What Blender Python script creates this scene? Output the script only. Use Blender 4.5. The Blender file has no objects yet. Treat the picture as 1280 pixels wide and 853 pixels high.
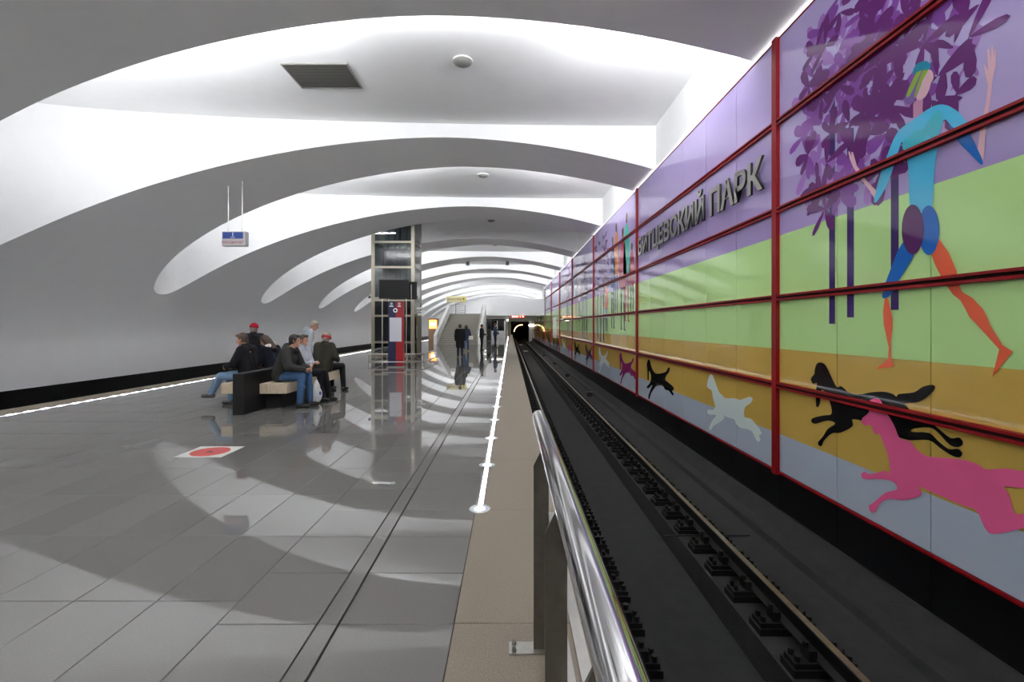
import bpy, bmesh, math, random
from mathutils import Vector, Matrix, Euler
from mathutils.geometry import tessellate_polygon
random.seed(7)
ORD = ['first', 'second', 'third', 'fourth', 'fifth', 'sixth', 'seventh', 'eighth', 'ninth', 'tenth']
S = bpy.context.scene
C = S.collection
PI = math.pi

# ------------------------------------------------------------------ camera, world, lights, exposure
F, U0, V0, EYE = 570.0, 637.5, 407.0, 1.6          # focal length and vanishing point for a 1280 px wide picture
cam = bpy.data.cameras.new('camera')
cam.sensor_width = 36.0
cam.lens = F / 1280 * 36.0
cam.shift_x = (640 - U0) / 1280
cam.shift_y = -(426.5 - V0) / 1280
cam.clip_start = 0.05
cam.clip_end = 400
camo = bpy.data.objects.new('camera', cam)
C.objects.link(camo)
camo.location = (0, 0, EYE)
camo.rotation_euler = (PI / 2, 0, 0)
S.camera = camo

w = bpy.data.worlds.new('world')
S.world = w
w.use_nodes = True
w.node_tree.nodes['Background'].inputs[0].default_value = (0.9, 0.95, 1, 1)
w.node_tree.nodes['Background'].inputs[1].default_value = 0.0

S.view_settings.view_transform = 'Standard'
S.view_settings.look = 'None'
S.view_settings.gamma = 1
S.view_settings.use_curve_mapping = False
S.view_settings.exposure = 0.98
S.cycles.use_denoising = True
S.cycles.max_bounces = 14
S.cycles.diffuse_bounces = 8
S.cycles.glossy_bounces = 5
S.cycles.sample_clamp_indirect = 8

WELL_POWER = 17.5          # W per metre of lamp trough in a light well


def area_light(name, loc, direction, sx, sy, watts, color=(1, 1, 1), spread=PI):
    l = bpy.data.lights.new(name, 'AREA')
    l.shape = 'RECTANGLE'
    l.size, l.size_y = sx, sy
    l.energy = watts
    l.color = color
    l.spread = spread
    o = bpy.data.objects.new(name, l)
    o.location = loc
    o.rotation_euler = Vector(direction).to_track_quat('-Z', 'Y').to_euler()
    C.objects.link(o)
    return o


# vault profile: one superellipse, and the plan of the light wells cut through it
VXC, VZC, VA, VB, VE = -1.622, 1.009, 12.205, 5.644, 1.787
TIPX, WMAX, WQ, WR = -12.957, 2.529, 1.873, 0.421
YC0, PER, TOPZ, XR = 9.843, 7.074, 7.02, 3.95
WELLS = list(range(-2, 10))
DARK_WELLS = (2, 6)
Y_BACK, Y_END = -9.5, 78.5


def prof_th(th):
    c, s = math.cos(th), math.sin(th)
    return VXC + VA * math.copysign(abs(c) ** (2 / VE), c), VZC + VB * max(s, 0) ** (2 / VE)


def th_at(x):
    lo, hi = 0.0, PI
    for _ in range(50):
        m = (lo + hi) / 2
        if prof_th(m)[0] > x: lo = m
        else: hi = m
    return (lo + hi) / 2


TH_TIP, TH_END = th_at(TIPX), th_at(XR)
_fine = [prof_th(TH_TIP + (TH_END - TH_TIP) * i / 600) for i in range(601)]
_arc = [0.0]
for i in range(600):
    _arc.append(_arc[-1] + math.dist(_fine[i], _fine[i + 1]))


def arc_point(t):                                  # t in 0..1 from the tip to the right wall
    a = t * _arc[-1]
    for i in range(600):
        if _arc[i + 1] >= a:
            f = (a - _arc[i]) / max(_arc[i + 1] - _arc[i], 1e-9)
            return tuple(_fine[i][j] + f * (_fine[i + 1][j] - _fine[i][j]) for j in (0, 1))
    return _fine[-1]


def half_width(t):
    return WMAX * max(1 - (1 - t) ** WQ, 0) ** WR


def vault_z(x):
    return prof_th(th_at(x))[1]


def t_of_x(x):
    for i in range(601):
        if _fine[i][0] >= x:
            return _arc[i] / _arc[-1]
    return 1.0


# lamp troughs hidden behind the front lip of every lit light well
for k in WELLS:
    yc = YC0 + PER * k
    for x0, x1, pw in ((-11.0, -8.2, .85), (-8.0, -5.6, 1.25), (-5.4, -3.2, 1.15), (-3.0, 0.6, .62), (1.2, 3.8, 1.9)):
        if k in DARK_WELLS and x0 > -7.5: continue                # lamps out over the track half of these wells
        xm = (x0 + x1) / 2
        yl = yc - half_width(t_of_x(x0 + .4)) + 0.12
        area_light('well_lamp', (xm, yl, vault_z(xm) + 0.18), (0, .66, .75), x1 - x0, .14,
                   WELL_POWER * (x1 - x0) * (half_width(t_of_x(xm)) / WMAX) ** 1.2 * pw * {9: .35, 8: .7}.get(k, 1), (.955, .975, 1), PI)
# lamps under the mezzanine at the far end
for y in (57, 67, 76):
    area_light('hall_lamp', (-2.2, y, 2.62), (0, 0, -1), 5, .4, 60, (1, .97, .92))
area_light('concourse_lamp', (-1.5, 62, 6.3), (0, .3, -1), 8, .5, 25, (1, .98, .95))


# ------------------------------------------------------------------ materials
def lin(c):
    return tuple((v / 255 / 12.92) if v <= 10 else ((v / 255 + .055) / 1.055) ** 2.4 for v in c)


MATS = {}


def mat(name, rgb, rough=.5, metal=0, spec=.5, var=0.0, vscale=8, bump=0, bscale=120, emit=None, estr=1, rnd=0, coat=0):
    if name in MATS: return MATS[name]
    m = bpy.data.materials.new(name)
    m.use_nodes = True
    nt = m.node_tree
    b = nt.nodes['Principled BSDF']
    col = lin(rgb)
    b.inputs['Base Color'].default_value = (*col, 1)
    b.inputs['Roughness'].default_value = rough
    b.inputs['Metallic'].default_value = metal
    b.inputs['Specular IOR Level'].default_value = spec
    b.inputs['Coat Weight'].default_value = coat
    b.inputs['Coat Roughness'].default_value = .03
    if var or rnd:
        tc = nt.nodes.new('ShaderNodeNewGeometry')
        no = nt.nodes.new('ShaderNodeTexNoise')
        no.inputs['Scale'].default_value = vscale
        no.inputs['Detail'].default_value = 6
        nt.links.new(tc.outputs['Position'], no.inputs['Vector'])
        mr = nt.nodes.new('ShaderNodeMapRange')
        mr.inputs[1].default_value = .3
        mr.inputs[2].default_value = .7
        mr.inputs[3].default_value = 1 - var
        mr.inputs[4].default_value = 1 + var
        nt.links.new(no.outputs['Fac'], mr.inputs[0])
        val = mr.outputs[0]
        if rnd:
            oi = nt.nodes.new('ShaderNodeObjectInfo')
            m2 = nt.nodes.new('ShaderNodeMapRange')
            m2.inputs[3].default_value = 1 - rnd
            m2.inputs[4].default_value = 1 + rnd
            nt.links.new(oi.outputs['Random'], m2.inputs[0])
            mm = nt.nodes.new('ShaderNodeMath')
            mm.operation = 'MULTIPLY'
            nt.links.new(val, mm.inputs[0])
            nt.links.new(m2.outputs[0], mm.inputs[1])
            val = mm.outputs[0]
        mx = nt.nodes.new('ShaderNodeVectorMath')
        mx.operation = 'SCALE'
        mx.inputs[0].default_value = col
        nt.links.new(val, mx.inputs['Scale'])
        nt.links.new(mx.outputs[0], b.inputs['Base Color'])
    if bump:
        n2 = nt.nodes.new('ShaderNodeTexNoise')
        n2.inputs['Scale'].default_value = bscale
        g2 = nt.nodes.new('ShaderNodeNewGeometry')
        nt.links.new(g2.outputs['Position'], n2.inputs['Vector'])
        bu = nt.nodes.new('ShaderNodeBump')
        bu.inputs['Strength'].default_value = bump
        bu.inputs['Distance'].default_value = .01
        nt.links.new(n2.outputs['Fac'], bu.inputs['Height'])
        nt.links.new(bu.outputs[0], b.inputs['Normal'])
    if emit:
        b.inputs['Emission Color'].default_value = (*lin(emit), 1)
        b.inputs['Emission Strength'].default_value = estr
    MATS[name] = m
    return m


PLASTER = mat('white_plaster', (240, 240, 240), .75, spec=.2, var=.012, vscale=3, bump=.03, bscale=60)
GRANITE = mat('dark_polished_granite', (118, 116, 112), .026, spec=.62, var=.13, vscale=170, rnd=.06)
GRANITE2 = mat('dark_granite_strip', (116, 114, 110), .08, spec=.55, var=.13, vscale=170)
JOINT = mat('floor_joint', (34, 33, 32), .8)
BEIGE = mat('flamed_beige_granite', (140, 129, 115), .62, spec=.35, var=.22, vscale=130, bump=.25, bscale=260)
CONC = mat('dirty_track_concrete', (34, 33, 33), .85, var=.25, vscale=6, bump=.4, bscale=40)
CONC2 = mat('trough_concrete', (30, 30, 30), .85, var=.3, vscale=5, bump=.4, bscale=50)
RUST = mat('oily_iron', (24, 22, 21), .6, metal=.4, var=.2, vscale=30)
RAILTOP = mat('rail_steel', (150, 138, 120), .33, metal=.9, var=.15, vscale=20)
BLACK = mat('black_panel', (14, 14, 15), .35, spec=.4)
BLACKM = mat('black_matt', (20, 20, 20), .6)
STEEL = mat('brushed_steel', (190, 188, 182), .28, metal=1, var=.05, vscale=30)
CHROME = mat('polished_steel', (205, 205, 205), .09, metal=1)
DARKSTEEL = mat('post_steel', (120, 116, 108), .42, metal=1, var=.08, vscale=30)
RED = mat('red_lacquer', (142, 12, 20), .42, spec=.3)
REDD = mat('dark_red_channel', (34, 6, 8), .7, spec=.15)
LED = mat('led_white', (250, 250, 255), .4, emit=(240, 244, 255), estr=7)
LEDRING = mat('glass_disc', (225, 230, 235), .15, emit=(230, 238, 255), estr=.06)
PORT = mat('white_paint', (225, 225, 222), .45)
WOOD = mat('pale_wood', (212, 194, 168), .5, var=.07, vscale=14)
STAIR = mat('stair_granite', (146, 143, 132), .5, var=.1, vscale=60)
SKIN = mat('skin', (190, 140, 118), .55)


def mural_material():
    m = bpy.data.materials.new('printed_glass')
    m.use_nodes = True
    nt = m.node_tree
    b = nt.nodes['Principled BSDF']
    b.inputs['Roughness'].default_value = .05
    b.inputs['Specular IOR Level'].default_value = .32
    g = nt.nodes.new('ShaderNodeNewGeometry')
    sp = nt.nodes.new('ShaderNodeSeparateXYZ')
    nt.links.new(g.outputs['Position'], sp.inputs[0])
    prev = None
    # colour bands from bottom to top: pale blue, ochre, green, violet, lighter violet
    bands = [(-9, (188, 200, 216)), (.03, (206, 172, 86)), (1.26, (200, 240, 160)), (2.9, (176, 158, 210)), (3.56, (190, 174, 224))]
    for z, rgb in bands:
        if prev is None:
            r = nt.nodes.new('ShaderNodeRGB')
            r.outputs[0].default_value = (*lin(rgb), 1)
            prev = r.outputs[0]
            continue
        gt = nt.nodes.new('ShaderNodeMath')
        gt.operation = 'GREATER_THAN'
        gt.inputs[1].default_value = z
        zz = sp.outputs['Z']
        if z == 3.56:                              # gentle rolling hill line in the violet
            sn = nt.nodes.new('ShaderNodeMath'); sn.operation = 'SINE'
            ml = nt.nodes.new('ShaderNodeMath'); ml.operation = 'MULTIPLY'; ml.inputs[1].default_value = .55
            nt.links.new(sp.outputs['Y'], ml.inputs[0]); nt.links.new(ml.outputs[0], sn.inputs[0])
            ma = nt.nodes.new('ShaderNodeMath'); ma.operation = 'MULTIPLY_ADD'; ma.inputs[1].default_value = .35
            nt.links.new(sn.outputs[0], ma.inputs[0]); nt.links.new(zz, ma.inputs[2])
            zz = ma.outputs[0]
        nt.links.new(zz, gt.inputs[0])
        mx = nt.nodes.new('ShaderNodeMix')
        mx.data_type = 'RGBA'
        nt.links.new(gt.outputs[0], mx.inputs['Factor'])
        nt.links.new(prev, mx.inputs['A'])
        mx.inputs['B'].default_value = (*lin(rgb), 1)
        prev = mx.outputs['Result']
    nt.links.new(prev, b.inputs['Base Color'])
    return m


MURAL = mural_material()


def ink(name, rgb):
    return mat('ink_' + name, rgb, .05, spec=.32)


def cloth(name, rgb, var=.12):
    return mat('cloth_' + name, rgb, .85, spec=.2, var=var, vscale=25, bump=.25, bscale=35)


# ------------------------------------------------------------------ mesh helpers
class MB:
    def __init__(s): s.v, s.f = [], []

    def add(s, vs, fs):
        n = len(s.v)
        s.v += [tuple(p) for p in vs]
        s.f += [tuple(i + n for i in f) for f in fs]
        return s

    def box(s, x0, x1, y0, y1, z0, z1):
        return s.add([(x0, y0, z0), (x1, y0, z0), (x1, y1, z0), (x0, y1, z0), (x0, y0, z1), (x1, y0, z1), (x1, y1, z1), (x0, y1, z1)],
                     [(0, 3, 2, 1), (4, 5, 6, 7), (0, 1, 5, 4), (1, 2, 6, 5), (2, 3, 7, 6), (3, 0, 4, 7)])

    def tube(s, p0, p1, r0, r1=None, n=12, cap=True):
        r1 = r0 if r1 is None else r1
        p0, p1 = Vector(p0), Vector(p1)
        d = (p1 - p0).normalized()
        a = d.orthogonal().normalized()
        b = d.cross(a)
        vs = []
        for p, r in ((p0, r0), (p1, r1)):
            for i in range(n):
                t = 2 * PI * i / n
                vs.append(p + (a * math.cos(t) + b * math.sin(t)) * r)
        fs = [(i, (i + 1) % n, n + (i + 1) % n, n + i) for i in range(n)]
        if cap: fs += [tuple(range(n))[::-1], tuple(range(n, 2 * n))]
        return s.add(vs, fs)

    def path(s, pts, r, n=10):
        for a, b in zip(pts, pts[1:]): s.tube(a, b, r, n=n)
        for p in pts[1:-1]: s.ball(p, (r, r, r), n, 6)
        return s

    def ball(s, c, r, nu=14, nv=9, rot=None, zmin=-1.0, zmax=1.0):
        vs, fs = [], []
        t0, t1 = math.asin(zmin), math.asin(zmax)
        for j in range(nv + 1):
            t = t0 + (t1 - t0) * j / nv
            for i in range(nu):
                a = 2 * PI * i / nu
                p = Vector((r[0] * math.cos(t) * math.cos(a), r[1] * math.cos(t) * math.sin(a), r[2] * math.sin(t)))
                if rot: p = rot @ p
                vs.append(p + Vector(c))
        for j in range(nv):
            for i in range(nu):
                fs.append((j * nu + i, j * nu + (i + 1) % nu, (j + 1) * nu + (i + 1) % nu, (j + 1) * nu + i))
        fs.append(tuple(range(nu))[::-1])
        fs.append(tuple(range(nv * nu, (nv + 1) * nu)))
        return s.add(vs, fs)

    def cap(s, p0, r0, p1, r1, n=12):              # tapered capsule
        s.tube(p0, p1, r0, r1, n)
        s.ball(p0, (r0, r0, r0), n, 8)
        return s.ball(p1, (r1, r1, r1), n, 8)

    def prism(s, poly, fn, flip=False):            # poly 2D, fn(u,v,side) -> 3D, side 0/1
        n = len(poly)
        vs = [fn(u, v, 0) for u, v in poly] + [fn(u, v, 1) for u, v in poly]
        tri = tessellate_polygon([[Vector((u, v, 0)) for u, v in poly]])
        fs = [tuple(t) for t in tri] + [tuple(i + n for i in t[::-1]) for t in tri]
        fs += [(i, i + n, (i + 1) % n + n, (i + 1) % n) for i in range(n)]
        return s.add(vs, fs)

    def mesh(s, name):
        m = bpy.data.meshes.new(name)
        m.from_pydata(s.v, [], s.f)
        m.update()
        return m

    def fix(s, me):
        bm = bmesh.new()
        bm.from_mesh(me)
        bmesh.ops.recalc_face_normals(bm, faces=bm.faces)
        bm.to_mesh(me)
        bm.free()

    def build(s, name, material, parent=None, smooth=False, loc=None, rz=0, bevel=0, fix=True, auto=False):
        me = s.mesh(name)
        if fix: s.fix(me)
        me.materials.append(material)
        if smooth:
            for p in me.polygons: p.use_smooth = True
            if auto: me.set_sharp_from_angle(angle=math.radians(40))
        o = bpy.data.objects.new(name, me)
        C.objects.link(o)
        if parent: o.parent = parent
        if loc: o.location = loc
        o.rotation_euler.z = rz
        if bevel:
            b = o.modifiers.new('bevel', 'BEVEL')
            b.width = bevel
            b.segments = 2
            b.limit_method = 'ANGLE'
        return o


def tag(o, label=None, cat=None, group=None, kind=None):
    for k, v in (('label', label), ('category', cat), ('group', group), ('kind', kind)):
        if v: o[k] = v
    return o


def thing(name, label, cat, loc=(0, 0, 0), rz=0, group=None):
    o = bpy.data.objects.new(name, None)
    C.objects.link(o)
    o.location = loc
    o.rotation_euler.z = rz
    o.empty_display_size = .1
    return tag(o, label, cat, group)


def structure(o, label=None):
    return tag(o, label, None, None, 'structure')


def inst(src, loc, parent=None, name=None):
    o = src.copy()
    if name: o.name = name
    o.location = loc
    if parent: o.parent = parent
    C.objects.link(o)
    return o


def copy_tree(o, parent=None):
    c = o.copy()
    C.objects.link(c)
    if parent: c.parent = parent
    for ch in list(o.children): copy_tree(ch, c)
    return c


def text_mesh(name, body, size, depth, material, parent, origin, ux, uy, sx=1.0, bold=0.0, align='CENTER', spacing=1.0):
    c = bpy.data.curves.new(name, 'FONT')
    c.body = body
    c.size = size
    c.extrude = depth
    c.offset = bold
    c.align_x = align
    c.resolution_u = 3
    c.space_character = spacing
    t = bpy.data.objects.new(name, c)
    C.objects.link(t)
    bpy.context.view_layer.update()
    me = bpy.data.meshes.new_from_object(t.evaluated_get(bpy.context.evaluated_depsgraph_get()))
    bpy.data.objects.remove(t)
    bpy.data.curves.remove(c)
    ux, uy = Vector(ux), Vector(uy)
    uz = ux.cross(uy)
    M = Matrix((ux * sx, uy, uz)).transposed().to_4x4()
    M.translation = Vector(origin)
    me.transform(M)
    me.materials.clear()
    me.materials.append(material)
    me.name = name
    o = bpy.data.objects.new(name, me)
    C.objects.link(o)
    if parent: o.parent = parent
    return o


# ------------------------------------------------------------------ the shell: vault, wells, walls
def prof_samples():
    pts = []
    z0 = -.2
    for i in range(7): pts.append((VXC - VA, z0 + (VZC - z0) * i / 7, 0.0))
    n = 18
    for i in range(n + 1):
        x, z = prof_th(PI + (TH_TIP - PI) * (i / n))
        pts.append((x, z, 0.0))
    for i in range(1, 71):
        t = (i / 70) ** 1.9
        x, z = arc_point(t)
        pts.append((x, z, t))
    return pts


PROF = prof_samples()
NS = 18                                            # first samples (below about two metres) belong to the left wall

ceil_mb = MB()                                     # structural slab over the wells
ceil_mb.box(-14.4, 4.6, Y_BACK, Y_END, TOPZ + .015, TOPZ + .2)
ceiling = structure(ceil_mb.build('ceiling', PLASTER))

low = MB()
n = NS + 1
for y in (Y_BACK, Y_END):
    low.v += [(x, y, z) for x, z, t in PROF[:n]]
low.f += [(i, i + 1, n + i + 1, n + i) for i in range(n - 1)]
wall_left = structure(low.build('wall_left', PLASTER, smooth=True, fix=False))

edges = [None] + WELLS + [None]
for a, b in zip(edges, edges[1:]):
    mb = MB()
    lo = PROF[NS:]
    m = len(lo)
    for side in (0, 1):
        for x, z, t in lo:
            hw = half_width(t)
            if side == 0: y = Y_BACK if a is None else YC0 + PER * a + hw
            else: y = Y_END if b is None else YC0 + PER * b - hw
            mb.v.append((x, y, z))
    mb.f += [(i, i + 1, m + i + 1, m + i) for i in range(m - 1)]
    mb.build('vault_rib', PLASTER, ceiling, smooth=True, fix=False)

for k in WELLS:
    yc = YC0 + PER * k
    mb = MB()
    lo = [p for p in PROF if p[2] > 0 or p is PROF[24 + 1]]
    lo = [p for p in PROF[25:]]
    m = len(lo)
    for sgn in (-1, 1):
        for x, z, t in lo: mb.v.append((x, yc + sgn * half_width(t), z))
        for x, z, t in lo: mb.v.append((x, yc + sgn * half_width(t), TOPZ))
    for i in range(m - 1):
        mb.f.append((i, i + 1, m + i + 1, m + i))
        mb.f.append((2 * m + i, 3 * m + i, 3 * m + i + 1, 2 * m + i + 1))
    side = mb.build('light_well', PLASTER, ceiling, smooth=True, fix=False)
    top = MB()
    for sgn in (-1, 1):
        for x, z, t in lo: top.v.append((x, yc + sgn * half_width(t), TOPZ))
    top.f += [(i, i + 1, m + i + 1, m + i) for i in range(m - 1)]
    top.build('well_ceiling', PLASTER, ceiling, fix=False)

# right wall: backing with white band above the glass panels
XW = 3.9
wr = MB()
wr.box(XW + .03, 4.6, Y_BACK, 52.0, -1.6, 5.77)
wr.box(XR, 4.6, Y_BACK, 52.0, 5.77, TOPZ + .01)
wr.box(XW + .03, 4.6, 52.0, 81.2, -1.6, 2.7)
wr.box(XR, 4.6, 52.0, 81.2, 2.7, TOPZ + .01)
wall_right = structure(wr.build('wall_right', PLASTER))
lip = MB(); lip.box(XW - .01, XW + .03, Y_BACK, 52, 5.77, 5.80)
lip.build('coping', mat('cove_light', (250, 250, 250), .5, emit=(250, 250, 255), estr=.8), wall_right)
bk = MB(); bk.box(XW + .024, XW + .031, Y_BACK, 80.2, -.52, 2.69); bk.box(XW + .024, XW + .031, Y_BACK, 51.9, 2.69, 5.76)
bk.build('backing_sheet', JOINT, wall_right)

# back wall behind the photographer and the end wall of the vault
bw = MB(); bw.box(-14.4, 4.6, Y_BACK - .3, Y_BACK, -1.7, TOPZ + .1)
structure(bw.build('wall_back', PLASTER))
ew = MB()
ew.box(-14.4, -9.62, Y_END, Y_END + .3, -1.7, TOPZ + .1)
ew.box(-9.62, 4.6, Y_END, Y_END + .3, 2.86, TOPZ + .1)
structure(ew.build('wall_end', PLASTER))

# ------------------------------------------------------------------ platform floor
fl = MB()
fl.box(-9.55, .36, Y_BACK, 80.9, -1.75, -.014)
floor = structure(fl.build('floor', JOINT))

XS0, XS1 = -1.035, -.914                           # the slim drain strip


def slab_mesh(name, sx, sy, th, material, gap=.004):
    m = MB()
    e = .0025
    x0, x1, y0, y1 = gap / 2, sx - gap / 2, gap / 2, sy - gap / 2
    m.add([(x0, y0, -th), (x1, y0, -th), (x1, y1, -th), (x0, y1, -th),
           (x0, y0, -e), (x1, y0, -e), (x1, y1, -e), (x0, y1, -e),
           (x0 + e, y0 + e, 0), (x1 - e, y0 + e, 0), (x1 - e, y1 - e, 0), (x0 + e, y1 - e, 0)],
          [(0, 1, 5, 4), (1, 2, 6, 5), (2, 3, 7, 6), (3, 0, 4, 7), (4, 5, 9, 8), (5, 6, 10, 9), (6, 7, 11, 10), (7, 4, 8, 11), (8, 9, 10, 11)])
    me = m.mesh(name)
    me.materials.append(material)
    return me, m


def lay(name, cells, sx, sy, th, material, limit):
    """cells: list of (x, y) corners, nearest first; the first ones become single slabs, the rest one object"""
    me, m = slab_mesh(name, sx, sy, th, material)
    for x, y in cells[:limit]:
        o = bpy.data.objects.new(name, me)
        o.parent = floor
        o.location = (x, y, 0)
        C.objects.link(o)
    rest = MB()
    for x, y in cells[limit:]:
        rest.add([(a + x, b + y, c) for a, b, c in m.v], m.f)
    if rest.v:
        o = rest.build(name + '_field', material, floor, fix=False)
        o['kind'] = 'stuff'


def seen(x, y):
    if y < 1.4: return False
    return -640 < F * x / y + 10 and y > 1.6 * F / 470


cells = []
COLW, ROW = .48, .82
y0 = 2.645 - ROW * 15
for j in range(int((80.8 - y0) / ROW)):
    for i in range(15):
        x = -1.57 - COLW * (i + 1)
        cells.append((x, y0 + ROW * j))
cells = [c for c in cells if c[1] > Y_BACK]
cells.sort(key=lambda c: (not seen(c[0] + COLW, c[1] + ROW), max(c[1], .1) + .2 * abs(c[0])))
lay('floor_slab', cells, COLW, ROW, .013, GRANITE, 298)
rows5 = [2.44 + .505 * j for j in range(-23, 155)]
rows5 = [y for y in rows5 if Y_BACK < y < 80.4]
key = lambda y: (y < 1.4, abs(y))
rows5.sort(key=key)
lay('edge_column_slab', [(XS1, y) for y in rows5], -.3 - XS1, .505, .013, GRANITE, 90)
lay('border_slab', [(-1.57, y) for y in rows5], XS0 + 1.57, .505, .013, GRANITE, 90)
rows1 = sorted([2.44 + 1.01 * j for j in range(-11, 77)], key=key)
rows1 = [y for y in rows1 if Y_BACK < y < 79.8]
lay('strip_slab', [(XS0 + .004, y) for y in rows1], XS1 - XS0 - .012, 1.01, .013, GRANITE2, 60)
rows15 = sorted([2.45 + 1.5 * j for j in range(-7, 52)], key=key)
rows15 = [y for y in rows15 if Y_BACK < y < 79.4]
lay('platform_edge_slab', [(-.3, y) for y in rows15], .71, 1.5, .06, BEIGE, 40)
lay('left_edge_slab', [(-9.6, y) for y in sorted(rows15, key=lambda y: (y < 8, abs(y)))], .66, 1.5, .06, BEIGE, 40)
lb = MB(); lb.box(-8.94, -8.775, Y_BACK, 80.8, -.013, -.001)
lb.build('left_border_strip', GRANITE2, floor)
grate = MB()
for j in range(int(90 / .1)):
    pass

# ------------------------------------------------------------------ track beds
tb = MB()
sec = [(.36, -1.75), (.36, -1.35), (1.36, -1.35), (1.36, -1.62), (2.3, -1.62), (2.34, -1.35), (3.5, -1.35), (3.53, -1.27), (3.7, -1.24), (3.86, -1.06), (3.95, -1.06), (3.95, -1.75)]
for y in (Y_BACK, 112): tb.v += [(x, y, z) for x, z in sec]
q = len(sec)
tb.f += [(i, (i + 1) % q, q + (i + 1) % q, q + i) for i in range(q)]
tb.f += [tuple(range(q)), tuple(range(q, 2 * q))]
structure(tag(tb.build('trackbed', CONC), None))
tl = MB(); tl.box(-14.2, -9.55, Y_BACK, 80.9, -1.75, -1.4)
structure(tl.build('trackbed_far', CONC))
tr = MB(); tr.box(1.37, 2.29, Y_BACK, 111, -1.63, -1.612)
tr.build('trough_floor', CONC2, bpy.data.objects['trackbed'])

# black cladding below the glass wall and along the far left wall
pm = MB(); pm.box(XW + .0, XW + .035, .004, 1.208, -1.06, -.525)
pme = pm.mesh('plinth_panel'); pme.materials.append(BLACK)
for j in range(-7, 61):
    o = bpy.data.objects.new('plinth_panel', pme)
    o.parent = wall_right
    o.location = (0, 6.65 + 1.2117 * j, 0)
    C.objects.link(o)
pl = MB(); pl.box(-13.95, -13.78, .004, 1.996, -1.4, -.2)
plm = pl.mesh('plinth_panel'); plm.materials.append(BLACK)
for j in range(-4, 39):
    o = bpy.data.objects.new('plinth_panel', plm)
    o.parent = wall_left
    o.location = (0, 2.0 * j, 0)
    C.objects.link(o)

# rails with their fastenings
def rail_profile(mb, x, y0, y1, zt):
    p = [(-.075, -.18), (.075, -.18), (.075, -.165), (.012, -.14), (.012, -.045), (.036, -.035), (.036, -.006), (.028, 0), (-.028, 0), (-.036, -.006), (-.036, -.035), (-.012, -.045), (-.012, -.14), (-.075, -.165)]
    mb.prism(p, lambda u, v, s: (x + u, y1 if s else y0, zt + v))


fs_mb = MB()
fs_mb.box(-.28, .28, -.1, .1, -.3, -.235)        # sole plate
fs_mb.box(-.26, .26, -.08, .08, -.235, -.19)
for sx in (-1, 1):
    fs_mb.box(min(sx * .06, sx * .13), max(sx * .06, sx * .17), -.06, .06, -.19, -.1)
    fs_mb.tube((sx * .12, 0, -.1), (sx * .12, 0, -.05), .026, n=6)
    fs_mb.tube((sx * .22, -.045, -.19), (sx * .22, -.045, -.14), .024, n=6)
    fs_mb.tube((sx * .22, .045, -.19), (sx * .22, .045, -.14), .024, n=6)
fme = fs_mb.mesh('fastening'); fs_mb.fix(fme); fme.materials.append(RUST)
for x, lab in ((1.0, 'steel running rail nearest the platform edge'), (2.65, 'steel running rail farther from the platform, on the mural side')):
    r = thing('rail', lab, 'rail', (x, 0, -1.05))
    a = MB(); rail_profile(a, 0, Y_BACK, 110, 0)
    a.build('rail_body', RUST, r)
    h = MB(); h.box(-.03, .03, Y_BACK, 110, -.001, .003)
    h.build('running_surface', RAILTOP, r)
    for j in range(-2, 152):
        o = bpy.data.objects.new('fastening', fme)
        o.parent = r
        o.location = (0, 3.9 + .52 * j - .52 * 4, 0)
        C.objects.link(o)
cb = MB(); cb.path([(2.15, 6.35, -1.335), (2.45, 6.37, -1.33), (2.9, 6.36, -1.335), (3.35, 6.38, -1.335)], .013, 6)
tag(cb.build('track_cable', BLACKM), 'short black cable lying crosswise under the mural-side rail', 'cable')
for i, (x, y, txt) in enumerate(((3.3, 19.0, 'nearest of the four black boxes on the far track ledge'), (3.3, 26.3, 'second nearest black box on the far track ledge'),
                                 (3.35, 34.5, 'third black box along the far track ledge'), (3.3, 44.0, 'farthest black box on the far track ledge'))):
    t = thing('track_box', txt, 'box', (x, y, -1.35))
    m = MB(); m.box(-.11, .11, -.14, .14, 0, .16); m.build('housing', BLACKM, t, bevel=.01)
    m = MB(); m.box(-.12, .12, -.15, .15, .16, .18); m.build('lid', BLACKM, t)
for x, y, txt in ((1.9, 56, 'white marker slab between the rails, the nearer one'), (1.75, 74, 'white marker slab between the rails, near the tunnel')):
    m = MB(); m.box(-.25, .25, -.3, .3, 0, .1)
    tag(m.build('track_marker', PORT, loc=(x, y, -1.612), bevel=.01), txt, 'marker')

# ------------------------------------------------------------------ the mural wall: panels, red frame, prints
ROWS = [-.51, .735, 2.0, 3.27, 4.54, 5.77]
BAY, POST0 = 7.27, 6.65
PW = BAY / 6


def panel_mesh(z0, z1, wd=PW):
    m = MB(); g = .006
    m.box(XW, XW + .02, g, wd - g, z0 + g, z1 - g)
    me = m.mesh('panel'); me.materials.append(MURAL)
    return me


PMS = [panel_mesh(ROWS[i], ROWS[i + 1]) for i in range(5)]
PM_LOW = panel_mesh(2.0, 2.7)
rail_me = {}
for j in range(-1, 10):
    yb = POST0 + BAY * j
    nrow = 5 if yb + BAY < 53.5 else 3
    if yb > 80: break
    for c in range(6):
        yy = yb + c * PW
        if yy > 80.2: continue
        for r in range(nrow):
            o = bpy.data.objects.new('panel', PM_LOW if (nrow == 3 and r == 2) else PMS[r])
            o.parent = wall_right
            o.location = (0, yy, 0)
            C.objects.link(o)

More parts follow.
